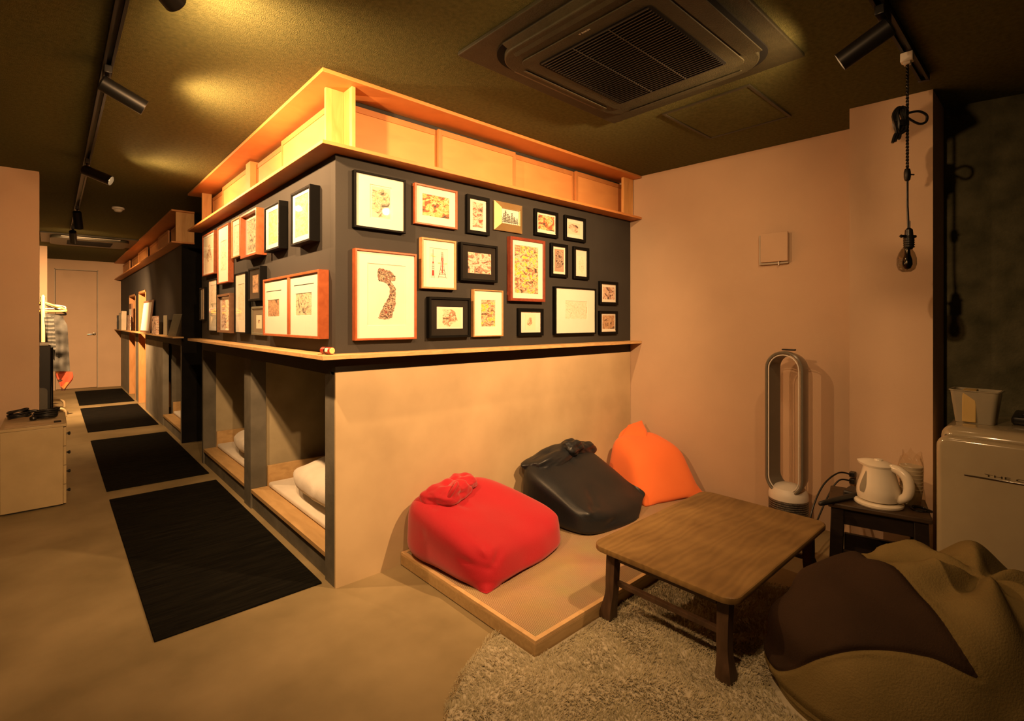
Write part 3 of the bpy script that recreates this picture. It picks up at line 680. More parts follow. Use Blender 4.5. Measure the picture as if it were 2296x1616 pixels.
# orange ear: a flattened cone of cloth
def ear():
    base = [Vector((2.06, -.10, .355)), Vector((2.16, -.27, .375)), Vector((2.27, -.20, .40)), Vector((2.20, -.06, .385))]
    tip0, tip1 = Vector((2.20, -.10, .475)), Vector((2.32, -.135, .497))
    mb = MB()
    def fn(u, v):
        a = u*4; i = int(a) % 4; f = a-int(a); b = base[i].lerp(base[(i+1) % 4], f*f*(3-2*f))
        s = .5-.5*math.cos(2*PI*(u+.12)); tp = tip0.lerp(tip1, s)
        x = b.lerp(tp, v); c = (base[0]+base[2])/2
        return x+(x-c).normalized()*.018*math.sin(PI*v)+Vector((0, .012*math.sin(9*u+4*v), .008*math.sin(13*u)))*math.sin(PI*min(1, v*1.1))
    mb.grid(fn, 48, 14); return mb.build('ear_flap', M['orange_cloth'], orange, ang=180)
ear()

# big brown bean bag in the foreground: stretch panel over a canvas body
def big_bag():
    A0, B0 = .739, -.674                      # long axis
    c = Vector((1.150, -1.985, .0))
    t = thing('bean_bag', 'large brown and tan bean bag at the front right, on the shag rug', 'bean bag', (c.x, c.y, .012))
    ux = Vector((A0, B0, 0)); vx = Vector((.674, .739, 0))
    NU, NV = 300, 150
    def surf(i, j):
        a = 2*PI*i/NU; f = j/NV
        sp = lambda x, p: math.copysign(abs(x)**p, x)
        # heap profile: flat underside, wide foot, rounded crown
        if f < .12: r, w = f/.12*.93, .0
        else:
            t_ = (f-.12)/.88; q_ = t_*PI/2
            r = .93+.07*sstep(0, .15, t_) if t_ < .15 else math.cos((t_-.15)/.85*PI/2)**.62
            w = .43*math.sin(q_)**1.05
        u = .50*r*sp(math.cos(a), .9); v = .33*r*sp(math.sin(a), .9); e = f
        w *= 1 - .16*sstep(0, .52, -u) + .03*sstep(0, .4, u)
        return Vector((u, v, w)), a, e
    P_ = {}
    for j in range(NV+1):
        for i in range(NU):
            q, a, e = surf(i, j)
            x = c+ux*q.x+vx*q.y; x.z = .0125+q.z
            P_[(i, j)] = (x, q)
    def level(q):
        u, v, w = q
        zb = .300-.215*sstep(-.24, .02, v)-.035*sstep(-.2, -.08, u)
        return min(w-zb, -.085+.035*math.sin(w*9+1)+.06*sstep(.05, .30, v)-u)
    dark = lambda q: level(q) > 0
    nrm = {}
    for j in range(NV+1):
        for i in range(NU):
            x, q = P_[(i, j)]
            a_ = P_[((i+1) % NU, j)][0]-P_[((i-1) % NU, j)][0]; b_ = P_[(i, min(NV, j+1))][0]-P_[(i, max(0, j-1))][0]
            n = a_.cross(b_); nrm[(i, j)] = n.normalized() if n.length > 1e-9 else Vector((0, 0, 1 if j > NV/2 else -1))
    out = {}
    for kk, (x, q) in P_.items():
        d = dark(q); h = 0
        if q.z > .03:
            pu = Vector((.14, -.05, .45)); r_ = (Vector(q)-pu).length; ang = math.atan2(q.y+.05, q.x-.14)
            h += .030*math.cos(ang*6+3*r_)*sstep(.02, .10, r_)*(1-sstep(.16, .42, r_))      # pleats around the gathered seam
            h += -.03*(1-sstep(0, .07, r_))
            f = noise.noise(Vector((q.x*1.6+q.z*2, q.y*2, q.z*13+q.x*4)))
            hd = .030*f + .014*noise.noise(Vector(q)*5)
            f = 1-abs(noise.noise(Vector((q.x*4.5+3, q.y*4, q.z*5+q.x*3))))*2
            ht = .030*f*f*sstep(-.25, .15, q.x) + .018*noise.noise(Vector(q)*4.2) - .006
            lv = level(q); k_ = sstep(-.03, .03, lv)
            h += ht+(hd-ht)*k_-.006*math.exp(-(lv/.008)**2)          # stitched seam
        out[kk] = x+nrm[kk]*h
        out[kk].z = max(out[kk].z, .0125)
    lev = {k_: level(P_[k_][1]) for k_ in P_}
    for nm, sg_, m in (('canvas_cover', -1, M['tan_canvas']), ('stretch_panel', 1, M['brown_stretch'])):
        idx = {}; vs = []; fs = []
        def vid(k_):
            if k_ not in idx: idx[k_] = len(vs); vs.append(out[k_])
            return idx[k_]
        def cut(a_, b_):
            key = (min(a_, b_), max(a_, b_))
            if key not in idx:
                f = lev[key[0]]/(lev[key[0]]-lev[key[1]]); idx[key] = len(vs); vs.append(out[key[0]].lerp(out[key[1]], f))
            return idx[key]
        for j in range(NV):
            for i in range(NU):
                q4 = [(i, j), ((i+1) % NU, j), ((i+1) % NU, j+1), (i, j+1)]
                for tri in ((q4[0], q4[1], q4[2]), (q4[0], q4[2], q4[3])):
                    f = []
                    for n_ in range(3):
                        a_, b_ = tri[n_], tri[(n_+1) % 3]; ia, ib = lev[a_]*sg_ > 0, lev[b_]*sg_ > 0
                        if ia: f.append(vid(a_))
                        if ia != ib: f.append(cut(a_, b_))
                    if len(f) >= 3 and len(set(f)) == len(f): fs.append(tuple(f))
        mb = MB(); mb.add(vs, fs); o = mb.build(nm, m, t, ang=180)
        o['label'] = 'dark brown stretchy panel' if sg_ > 0 else 'tan canvas cover'
    return t
M['tan_canvas'] = mat('tan_canvas', (.145, .108, .040), (.20, .150, .060), rough=.95, scale=5, bump=.3, bscale=180, spec=.1, detail=6)
M['brown_stretch'] = mat('brown_stretch', (.024, .0135, .008), (.036, .020, .011), rough=.85, scale=4, bump=.2, bscale=200, spec=.15, detail=6)
big_bag()

# ================================================================== low table
def table_wood(nm, a, b_):
    m, nt, b = new_mat(nm); b.inputs['Roughness'].default_value = .42; b.inputs['Specular IOR Level'].default_value = .35
    L = nt.links.new; tc = nt.nodes.new('ShaderNodeTexCoord'); mp = nt.nodes.new('ShaderNodeMapping'); mp.inputs['Scale'].default_value = (.7, 2.2, 2.2); mp.inputs['Rotation'].default_value = (0, 0, .06)
    L(tc.outputs['Object'], mp.inputs['Vector'])
    w = nt.nodes.new('ShaderNodeTexWave'); w.wave_type = 'BANDS'; w.bands_direction = 'Y'; w.inputs['Scale'].default_value = 4.0; w.inputs['Distortion'].default_value = 14; w.inputs['Detail'].default_value = 3; w.inputs['Detail Scale'].default_value = .9
    L(mp.outputs['Vector'], w.inputs['Vector'])
    n = nt.nodes.new('ShaderNodeTexNoise'); n.inputs['Scale'].default_value = 6; n.inputs['Detail'].default_value = 7; L(tc.outputs['Object'], n.inputs['Vector'])
    ad = nt.nodes.new('ShaderNodeMath'); ad.operation = 'MULTIPLY_ADD'; ad.inputs[1].default_value = .16; L(w.outputs['Fac'], ad.inputs[0]); L(n.outputs['Fac'], ad.inputs[2])
    r = nt.nodes.new('ShaderNodeValToRGB'); e = r.color_ramp.elements; e[0].position = .25; e[1].position = .85; e[0].color = a+(1,); e[1].color = b_+(1,)
    L(ad.outputs[0], r.inputs['Fac']); L(r.outputs['Color'], b.inputs['Base Color'])
    bp = nt.nodes.new('ShaderNodeBump'); bp.inputs['Strength'].default_value = .12; bp.inputs['Distance'].default_value = .003; L(ad.outputs[0], bp.inputs['Height']); L(bp.outputs['Normal'], b.inputs['Normal'])
    return m
TX0, TX1, TY0, TY1, TZ = .688, 1.668, -1.560, -.955, .322
t = thing('low_table', 'old low wooden table with worn rounded top standing on the rug', 'table', ((TX0+TX1)/2, (TY0+TY1)/2, .02))
def rrect(x0, x1, y0, y1, r, n=7):
    o = []
    for cx_, cy_, a0 in ((x1-r, y1-r, 0), (x0+r, y1-r, PI/2), (x0+r, y0+r, PI), (x1-r, y0+r, 1.5*PI)):
        for i in range(n+1): a = a0+PI/2*i/n; o.append((cx_+r*math.cos(a), cy_+r*math.sin(a)))
    return o
mb = MB(); mb.prism(rrect(TX0, TX1, TY0, TY1, .055), TZ-.024, TZ, bev=.006)
M['table_top'] = table_wood('worn_table_top', (.12, .070, .024), (.26, .165, .060)); M['table_dark'] = wood('dark_table_wood', (.040, .022, .012), (.085, .048, .026), scale=7, stretch=(4, 4, 1), rough=.5)
mb.build('table_top', M['table_top'], t)
ax0, ax1, ay0, ay1 = TX0+.055, TX1-.055, TY0+.045, TY1-.045
def leg_mb(lx, ly, sx, sy):
    mb = MB(); N = 12; secs = []
    for i in range(N+1):
        f = i/N; z = (TZ-.024)*(1-f)+.018*f
        w = .0215-.003*f + .009*sstep(.62, 1.0, f)**1.2*(1 if f < .97 else .9)
        dx = sx*(.000+.012*math.sin(PI*f*.8)-.030*sstep(.55, 1, f)*-1*.55)
        dy = sy*(.012*sstep(.55, 1, f))
        secs.append([(lx+dx-w, ly+dy-w, z), (lx+dx+w, ly+dy-w, z), (lx+dx+w, ly+dy+w, z), (lx+dx-w, ly+dy+w, z)])
    vs = [p for s_ in secs for p in s_]; fs = [(3, 2, 1, 0)]
    for i in range(N):
        for k_ in range(4): fs.append((i*4+k_, i*4+(k_+1) % 4, i*4+4+(k_+1) % 4, i*4+4+k_))
    fs.append(tuple(N*4+k_ for k_ in range(4))); mb.add(vs, fs); return mb
for lx, ly, sx, sy in ((ax0+.02, ay0+.02, -1, -1), (ax1-.02, ay0+.02, 1, -1), (ax0+.02, ay1-.02, -1, 1), (ax1-.02, ay1-.02, 1, 1)):
    leg_mb(lx, ly, sx, sy).build('leg', M['table_dark'], t, ang=40)
for x0, x1, y0, y1 in ((ax0+.05, ax1-.05, ay0+.008, ay0+.028), (ax0+.05, ax1-.05, ay1-.028, ay1-.008), (ax0+.008, ax0+.028, ay0+.05, ay1-.05), (ax1-.028, ax1-.008, ay0+.05, ay1-.05)):
    mb = MB(); mb.box(x0, x1, y0, y1, TZ-.070, TZ-.0245, bev=.003); mb.build('apron', M['table_dark'], t)
for x0, x1, y0, y1 in ((ax0+.010, ax0+.032, ay0+.04, ay1-.04), (ax1-.032, ax1-.010, ay0+.04, ay1-.04)):
    mb = MB(); mb.box(x0, x1, y0, y1, .150, .170, bev=.003); mb.build('stretcher', M['table_dark'], t)

# ================================================================== round shag rug
def rug():
    c = (.60, -1.72); R = 1.0
    t = thing('round_rug', 'round cream shag rug under the low table and tatami corner', 'rug', (c[0], c[1], .0015))
    ok = lambda x, y: not (x > PX0-.004 and y > PY0-.004)
    n = 96; poly = []
    # disc clipped by the platform corner
    pts = [(c[0]+R*.985*math.cos(2*PI*i/n), c[1]+R*.985*math.sin(2*PI*i/n)) for i in range(n)]
    inside = [ok(*p) for p in pts]
    k0 = [i for i in range(n) if inside[i] and not inside[i-1]][0]
    seq = [pts[(k0+i) % n] for i in range(n) if inside[(k0+i) % n]]
    yl = PY0-.006; xl = PX0-.006
    seq += [(xl, seq[-1][1]), (xl, yl), (seq[0][0], yl)] if abs(seq[-1][0]-xl) < .2 else [(seq[-1][0], yl), (xl, yl), (xl, seq[0][1])]
    mb = MB(); mb.prism(seq, .0015, .012); mb.build('rug_backing', mat('rug_backing', (.40, .37, .27), (.50, .46, .35), rough=1, scale=20), t)
    r_ = random.Random(3); vs = []; fs = []; N = 85000
    for i in range(N):
        a = r_.random()*2*PI; d = R*math.sqrt(r_.random()); x = c[0]+d*math.cos(a); y = c[1]+d*math.sin(a)
        if not ok(x+.012, y+.012): continue
        ru, rv = (x-1.15)*.739-(y+1.985)*.674, (x-1.15)*.674+(y+1.985)*.739
        if (ru/.49)**2+(rv/.325)**2 < 1: continue
        # nearer the camera the pile shows; flow direction follows soft swirls
        fl = noise.noise(Vector((x*5, y*5, 0)))*PI*1.5 + r_.uniform(-1, 1)
        L_ = r_.uniform(.008, .018); w = r_.uniform(.0009, .0019)
        dx, dy = math.cos(fl), math.sin(fl); z0 = .010; hh = r_.uniform(.006, .013)
        b = len(vs)
        vs += [(x-dy*w, y+dx*w, z0), (x+dy*w, y-dx*w, z0),
               (x+dx*L_*.5-dy*w*.9, y+dy*L_*.5+dx*w*.9, z0+hh), (x+dx*L_*.5+dy*w*.9, y+dy*L_*.5-dx*w*.9, z0+hh),
               (x+dx*L_, y+dy*L_, z0+hh*r_.uniform(.55, 1.1))]
        fs += [(b, b+1, b+3, b+2), (b+2, b+3, b+4)]
    mb = MB(); mb.add(vs, fs); o = mb.build('pile', mat('shag_pile', (.30, .27, .165), (.40, .355, .235), rough=.95, scale=4, spec=.1), t, ang=180); o['kind'] = 'stuff'
rug()

# ================================================================== corridor mats
for lab, y0, y1 in (('nearest large black ribbed mat beside the sleeping pods', .088, 2.185), ('second black ribbed mat from the front along the corridor', 2.42, 4.51),
                    ('third black ribbed mat, by the far ladder slots', 5.06, 7.10), ('farthest black ribbed mat before the corridor door', 7.46, 9.42)):
    mb = MB(); mb.box(-.683, -.028, y0, y1, .001, .009, bev=.003); tag(mb.build('floor_mat', M['mat']), lab, 'mat', 'black ribbed mats down the corridor')

# ================================================================== beds in the cubbies
def bed(y0, y1, depth, labels, dv):
    w = dict(board=labels[0], mattress=labels[1], duvet=labels[2])
    mb = MB(); mb.box(.001, depth, y0+.003, y1-.003, .105, .130, bev=.002)
    t = mb.build('bed_board', M['bed_wood']); tag(t, w['board'], 'bed board')
    mb = MB(); mb.box(.101, depth, y1-.028, y1-.006, .1305, .27, bev=.002)
    tag(mb.build('bed_headboard', M['bed_wood']), labels[3], 'headboard')
    mb = MB(); mb.box(.100, depth-.02, y0+.02, y1-.035, .1315, .165, bev=.014, seg=4); tag(mb.build('mattress', M['linen']), w['mattress'], 'mattress')
    a, b, x1, hh = dv; mb = MB()
    def fn(u, v):
        th = 2*PI*u; s = v*2-1
        prof = (1-abs(s)**3.0)**(1/1.7) if abs(s) < 1 else 0
        rx = (x1-.10)/2; x = .112+rx+rx*math.copysign(abs(math.cos(th))**.75, math.cos(th))*(.55+.45*prof)
        z = .1665+hh/2+hh/2*math.copysign(abs(math.sin(th))**.8, math.sin(th))*prof
        y = (a+b)/2+(b-a)/2*s
        q = Vector((x, y, z)); d = noise.noise(q*6)*.022+noise.noise(q*14)*.008
        z = max(.167, z+d*(1 if math.sin(th) > -.2 else 0)); x = max(.105, x-abs(d)*.8)
        return (x, y, z)
    mb.grid(fn, 48, 40); tag(mb.build('duvet', M['linen'], ang=180), w['duvet'], 'duvet')
bed(.12, 1.36, 1.98, ('light wood bed board in the nearest sleeping cubby', 'white mattress in the nearest sleeping cubby', 'rumpled white duvet in the nearest sleeping cubby', 'wooden headboard in the nearest sleeping cubby'), (.14, 1.12, .75, .215))
bed(1.512, 2.79, 1.98, ('light wood bed board in the middle sleeping cubby', 'white mattress in the middle sleeping cubby', 'rumpled white duvet in the middle sleeping cubby', 'wooden headboard in the middle sleeping cubby'), (1.55, 2.50, .75, .20))
bed(3.838, 4.972, 1.45, ('light wood bed board in the far sleeping cubby', 'white mattress in the far sleeping cubby', 'white duvet in the far sleeping cubby', 'wooden headboard in the far sleeping cubby'), (3.86, 4.55, .75, .23))
# ================================================================== ceiling air conditioner
def ac():
    X0, X1, Y0, Y1 = .262, 1.333, -1.565, -.600
    cx_, cy_ = (X0+X1)/2, (Y0+Y1)/2
    t = thing('air_conditioner', 'large dark ceiling cassette air conditioner above the lounge', 'air conditioner', (cx_, cy_, 2.30))
    dk = mat('dark_painted_plastic', (.020, .0195, .0095), (.028, .0265, .013), rough=.6, scale=20, bump=.15, bscale=160, spec=.3)
    mb = MB(); mb.box(X0, X1, Y0, Y1, 2.345, 2.362, bev=.004); mb.build('outer_panel', dk, t)
    I = (X0+.10, X1-.10, Y0+.10, Y1-.10)
    mb = MB(); mb.prism(rrect(I[0], I[1], I[2], I[3], .13, 10), 2.318, 2.344, bev=.005); mb.build('raised_panel', dk, t)
    # dark shadow-gap rim and four louvres along the sides
    mb = MB(); o = rrect(I[0]-.028, I[1]+.028, I[2]-.028, I[3]+.028, .15, 10); mb.prism(o, 2.339, 2.3448); mb.build('air_outlet', M['unlit_black'], t)
    for ax, s_ in (('x', -1), ('x', 1), ('y', -1), ('y', 1)):
        mb = MB(); L0 = .28
        if ax == 'x':
            x = (I[0] if s_ < 0 else I[1]); mb.hexa([(x-s_*.045, cy_-L0, 2.312), (x+s_*.030, cy_-L0, 2.336), (x+s_*.030, cy_+L0, 2.336), (x-s_*.045, cy_+L0, 2.312),
                                                (x-s_*.045, cy_-L0, 2.317), (x+s_*.030, cy_-L0, 2.341), (x+s_*.030, cy_+L0, 2.341), (x-s_*.045, cy_+L0, 2.317)], bev=.0012)
        else:
            y = (I[2] if s_ < 0 else I[3]); dz = .030 if s_ < 0 else 0
            mb.hexa([(cx_-L0, y-s_*.045, 2.312), (cx_+L0, y-s_*.045, 2.312), (cx_+L0, y+s_*.030, 2.336-dz), (cx_-L0, y+s_*.030, 2.336-dz),
                     (cx_-L0, y-s_*.045, 2.317), (cx_+L0, y-s_*.045, 2.317), (cx_+L0, y+s_*.030, 2.341-dz), (cx_-L0, y+s_*.030, 2.341-dz)], bev=.0012)
        o = mb.build('louver', dk, t)
    # central intake grille
    G = (.505, 1.085, -1.355, -.825)
    mb = MB(); mb.prism(rrect(G[0]-.055, G[1]+.055, G[2]-.055, G[3]+.055, .035, 6), 2.312, 2.3182, bev=.002); mb.build('grille_surround', dk, t)
    mb = MB(); mb.prism(rrect(*G, .02, 5), 2.3105, 2.3122); gp = mb.build('intake_grille', M['unlit_black'], t)
    mb = MB(); n = 34
    for i in range(n):
        x = G[0]+.012+(G[1]-G[0]-.024)*i/(n-1)
        mb.box(x-.0022, x+.0022, G[2]+.012, G[3]-.012, 2.3065, 2.3108)
    for y in (G[2]+.18, G[2]+.35): mb.box(G[0]+.01, G[1]-.01, y-.002, y+.002, 2.3060, 2.3085)
    mb.build('slats', M['black_plastic'], gp)
    # maker's badge
    vs, fs = text_mb('DAIKIN', .0115, .0002)
    mb = MB(); mb.add([(.474-v[1], -1.089-v[0], 2.3116-v[2]) for v in vs], fs)
    mb.add([(.466, -1.076, 2.3114), (.466, -1.086, 2.3114), (.475, -1.081, 2.3114)], [(0, 1, 2)])
    mb.build('badge_lettering', mat('badge_grey', (.45, .42, .34), rough=.5), t)
ac()
def ac_far():
    X0, X1, Y0, Y1 = -1.09, -.10, 6.25, 7.25; cx_, cy_ = (X0+X1)/2, (Y0+Y1)/2
    t = thing('air_conditioner', 'far dark ceiling cassette air conditioner at the corridor end', 'air conditioner', (cx_, cy_, 2.30))
    dk = mat('dark_painted_plastic_far', (.05, .047, .03), (.06, .056, .036), rough=.5)
    mb = MB(); mb.box(X0, X1, Y0, Y1, 2.345, 2.362, bev=.004); mb.build('outer_panel', dk, t)
    mb = MB(); mb.prism(rrect(X0+.09, X1-.09, Y0+.09, Y1-.09, .12, 8), 2.31, 2.3445, bev=.006); mb.build('raised_panel', dk, t)
    mb = MB(); mb.prism(rrect(X0+.26, X1-.26, Y0+.26, Y1-.26, .02, 4), 2.306, 2.3102); mb.build('intake_grille', M['unlit_black'], t)
    for y in (Y0+.075, Y1-.075):
        mb = MB(); mb.box(cx_-.3, cx_+.3, y-.03, y+.03, 2.33, 2.336, bev=.001); mb.build('louver', M['white_plastic'], t)
    mb = MB(); mb.box(X0+.02, X0+.2, Y1+.10, Y1+.30, 2.352, 2.3625, bev=.002); 
ac_far()
# access hatch
t = thing('ceiling_hatch', 'thin-framed access hatch in the ceiling beside the air conditioner', 'hatch', (1.71, -1.065, 2.352))
mb = MB(); h0 = (1.442, 1.982, -1.295, -.835)
for a in ((h0[0], h0[0]+.014, h0[2], h0[3]), (h0[1]-.014, h0[1], h0[2], h0[3]), (h0[0]+.014, h0[1]-.014, h0[2], h0[2]+.014), (h0[0]+.014, h0[1]-.014, h0[3]-.014, h0[3])):
    mb.box(a[0], a[1], a[2], a[3], 2.354, 2.3625, bev=.001)
mb.build('hatch_frame', mat('hatch_frame_paint', (.045, .042, .026), rough=.6), t)
mb = MB(); mb.box(h0[0]+.017, h0[1]-.017, h0[2]+.017, h0[3]-.017, 2.358, 2.3625); mb.build('hatch_panel', M['ceiling'], t)
# smoke detector
t = thing('smoke_detector', 'round white smoke detector on the corridor ceiling', 'smoke detector', (-.498, 3.97, 2.318))
mb = MB(); mb.lathe([(.050, 0), (.050, .014), (.046, .018)], (-.498, 3.97, 2.3445), 32); mb.build('detector_base', M['white_plastic'], t)
mb = MB(); mb.lathe([(.0, 0), (.022, .001), (.030, .006), (.036, .020), (.047, .0265)], (-.498, 3.97, 2.318), 32); mb.build('detector_head', M['white_plastic'], t)

# ================================================================== track lights
def track(label, a, b):
    ax = 0 if abs(a[0]-b[0]) > abs(a[1]-b[1]) else 1
    t = thing('lighting_track', label, 'track', ((a[0]+b[0])/2, (a[1]+b[1])/2, 2.335))
    mb = MB(); w = .018
    if ax: x0, x1, y0, y1 = a[0]-w, a[0]+w, a[1], b[1]
    else: x0, x1, y0, y1 = a[0], b[0], a[1]-w, a[1]+w
    def rail(p, q, z0, z1):
        if ax: mb.box(a[0]+p, a[0]+q, y0, y1, z0, z1)
        else: mb.box(x0, x1, a[1]+p, a[1]+q, z0, z1)
    rail(-w, -.008, 2.335, 2.362); rail(.008, w, 2.335, 2.362); rail(-.008, .008, 2.350, 2.362)
    mb.build('track_rail', M['black_metal'], t)
    for e in (0, 1):
        mb = MB(); p = a if e == 0 else b; s_ = -1 if e == 0 else 1
        if ax: mb.box(a[0]-w-.002, a[0]+w+.002, p[1]+(0 if s_ > 0 else -.02), p[1]+(.02 if s_ > 0 else 0), 2.333, 2.362, bev=.002)
        else: mb.box(p[0]+(0 if s_ > 0 else -.02), p[0]+(.02 if s_ > 0 else 0), a[1]-w-.002, a[1]+w+.002, 2.333, 2.362, bev=.002)
        mb.build('end_cap', M['black_plastic'], t)
track('long black lighting track over the corridor, left of the pods', (-.80, -3.6), (-.80, 5.75))
track('short black lighting track at upper right near the pillar', (-.9, -1.862), (1.93, -1.862))

def spot_can(label, x, y, d, ax=1, L_=.17, r=.034, hang=.055, group='black cylinder spotlights on the ceiling tracks'):
    """d: where the lamp points. The can hangs from an adapter clipped in the track."""
    d = Vector(d).normalized(); piv = Vector((x, y, 2.333-hang))
    t = thing('track_spotlight', label, 'spotlight', tuple(piv), 0, group)
    mb = MB()
    if ax: mb.box(x-.014, x+.014, y-.055, y+.055, 2.305, 2.338, bev=.003)
    else: mb.box(x-.055, x+.055, y-.014, y+.014, 2.305, 2.338, bev=.003)
    mb.build('track_adapter', M['black_plastic'], t)
    mb = MB(); mb.cyl((x, y, 2.306), piv-Vector((0, 0, .006)), .007, n=12); mb.lathe([(0, -.012), (.010, -.009), (.012, 0), (.010, .009), (0, .012)], piv, 14); mb.build('swivel_arm', M['black_metal'], t)
    back = piv-d*.025+Vector((0, 0, -.012)); 
    mb = MB(); e = .0025
    mb.lathe([(0, 0), (r*.86, 0), (r, .006), (r, L_-.001), (r-e*.5, L_), (r-e, L_-.001), (r-e, L_-.028), (0, L_-.028)], back, 36, d)
    mb.build('lamp_can', M['black_metal'], t)
    mb = MB(); mb.lathe([(0, 0), (r-e-.001, 0), (r-e-.001, .002), (0, .003)], back+d*(L_-.027), 30, d); mb.build('lamp_lens', M['lamp'], t)
    return back+d*(L_+.004), d
LAMPS = []
def lamp(pos, d, watt, ang=150, blend=.9, col=(1, .55, .235), rad=.022, name='spot'):
    l = bpy.data.lights.new(name, 'SPOT'); l.energy = watt; l.spot_size = math.radians(ang); l.spot_blend = blend; l.color = col; l.shadow_soft_size = rad
    o = bpy.data.objects.new(name+'_lamp', l); COL.objects.link(o); o.location = pos
    o.rotation_euler = Vector(d).to_track_quat('-Z', 'Y').to_euler(); return o
# ================================================================== lamps on the tracks
spots = [   # label, x, y, direction, track axis, main beam (W, cone), spill W
 ('front black spotlight on the left track, cut by the picture top', -.80, -.55, (.72, .62, -.32), 1, (150, 140), 14),
 ('second black spotlight along the left track, aimed at the pod pictures', -.80, .50, (.92, .02, -.40), 1, (165, 145), 14),
 ('third black spotlight along the left track with glowing lens', -.80, 2.18, (.86, -.36, -.38), 1, (120, 125), 8),
 ('fourth small black spotlight along the left track', -.80, 4.05, (.10, .50, -.86), 1, (130, 105), 5),
 ('farthest small black spotlight on the left track', -.80, 5.45, (.06, .78, -.64), 1, (800, 110), 12),
 ('black spotlight on the right track near the hanging cord', 1.18, -1.862, (-.10, .88, -.46), 0, (285, 105), 20),
]
for lab, x, y, d, ax, (w, ang), sp in spots:
    p, dd = spot_can(lab, x, y, d, ax); lamp(p, dd, w, ang, 1.0); lamp(p, dd, sp, 168, .5)
# the same tracks carry more lamps behind and above the camera; the last is added, unseen, to brighten the left wall
for x, y, d, ax, w, ang in ((-.80, -1.75, (.85, .30, -.60), 1, 100, 110), (-.10, -1.862, (.25, .85, -.55), 0, 110, 105), (-.80, -2.9, (-.12, .95, -.25), 1, 330, 62)):
    p = Vector((x, y, 2.24)); lamp(p, Vector(d).normalized(), w, ang, 1.0)

# ================================================================== hanging cord lamp
def pendant():
    x, y = 1.583, -1.862
    t = thing('pendant_lamp', 'bare bulb lamp hanging on a knotted black cord before the pillar', 'lamp', (x, y, 1.45))
    mb = MB(); mb.box(x-.017, x+.017, y-.021, y+.021, 2.296, 2.334, bev=.004); mb.box(x-.012, x+.012, y-.012, y+.012, 2.286, 2.297, bev=.002); o = mb.build('track_clip', M['white_plastic'], t); o['label'] = 'white track clip'
    mb = MB()
    # two twisted strands
    def strand(ph, z0, z1, n, tw, r=.0028, off=.0030):
        return [(x+off*math.cos(ph+tw*i/n), y+off*math.sin(ph+tw*i/n), z0+(z1-z0)*i/n) for i in range(n+1)]
    for ph in (0, PI): mb.tube(strand(ph, 2.29, 1.868, 150, 2*PI*16), .0030, 6)
    mb.tube([(x, y, 1.83), (x+.001, y, 1.72), (x+.006, y-.003, 1.62)], .0042, 8)
    mb.build('cord', M['black_plastic'], t)
    # bundle of looped cord tied part-way
    mb = MB(); ux = Vector((.74, -.67, 0)); uz = Vector((0, 0, 1)); c0 = Vector((x, y, 2.06)); r_ = random.Random(2)
    for k_ in range(7):
        o = Vector((r_.uniform(-.012, .002)*.74, r_.uniform(-.004, .004), 0)); pts = []
        for i in range(20):
            a = 2*PI*i/20; pts.append(c0-ux*(.022+.006*k_*.4)+o+ux*.018*math.cos(a)+uz*.052*math.sin(a)+Vector((0, .004*math.sin(3*a+k_), 0)))
        mb.tube(pts, .0055, 6, closed=True)
    for k_ in range(4): mb.tube([c0-ux*.024+uz*(.005*k_-.02)+(ux*math.cos(a)*.024+Vector((.67, .74, 0))*math.sin(a)*.014) for a in [2*PI*i/16 for i in range(16)]], .005, 6, closed=True)
    mb.tube(catmull([c0+uz*.03, c0+ux*.045+uz*.038, c0+ux*.078+uz*.022, c0+ux*.075-uz*.005, c0+ux*.045-uz*.012, c0+uz*.012], 7), .0048, 8)
    for e_ in ((-.050, -.085), (-.060, -.09), (-.035, -.075)): mb.tube(catmull([c0-ux*.03-uz*.03, c0+ux*(e_[0]*.85)-uz*.06, c0+ux*e_[0]+uz*e_[1]], 5), .0055, 7)
    mb.build('cord_knot', M['black_plastic'], t)
    mb = MB(); mb.lathe([(.006, 0), (.013, .004), (.0165, .016), (.0165, .036), (.013, .048), (.006, .052)], (x, y, 1.815), 20, sy=.7); mb.cyl((x+.012, y-.010, 1.842), (x+.022, y-.018, 1.842), .003, n=8); mb.build('cord_switch', M['black_plastic'], t)
    mb = MB(); mb.box(x+.003, x+.013, y-.008, y-.002, 1.595, 1.655, bev=.001)
    mb.lathe([(.006, 0), (.012, .002), (.017, .012), (.018, .05), (.015, .056), (.013, .08), (.006, .088)], (x+.006, y-.004, 1.538), 18)
    mb.cyl((x-.022, y+.016, 1.592), (x+.03, y-.022, 1.592), .0055, n=10); mb.lathe([(0, -.008), (.008, 0), (0, .008)], (x-.022, y+.016, 1.592), 10)
    for k_ in range(5): mb.lathe([(.0185, 0), (.0195, .002), (.0185, .004)], (x+.006, y-.004, 1.546+.009*k_), 18)
    mb.build('lamp_socket', M['black_plastic'], t)
    mb = MB(); mb.lathe([(.016, .096), (.026, .078), (.0325, .055), (.033, .03), (.027, .010), (.014, .001), (0, 0)], (x-.002, y+.002, 1.447), 26); mb.build('glass_shade', M['bulb_glass'], t)
    mb = MB(); mb.lathe([(.0, 0), (.010, .004), (.017, .020), (.016, .038), (.010, .06), (.009, .085)], (x+.002, y, 1.458), 18); mb.build('bulb', M['black_gloss'], t)
pendant()

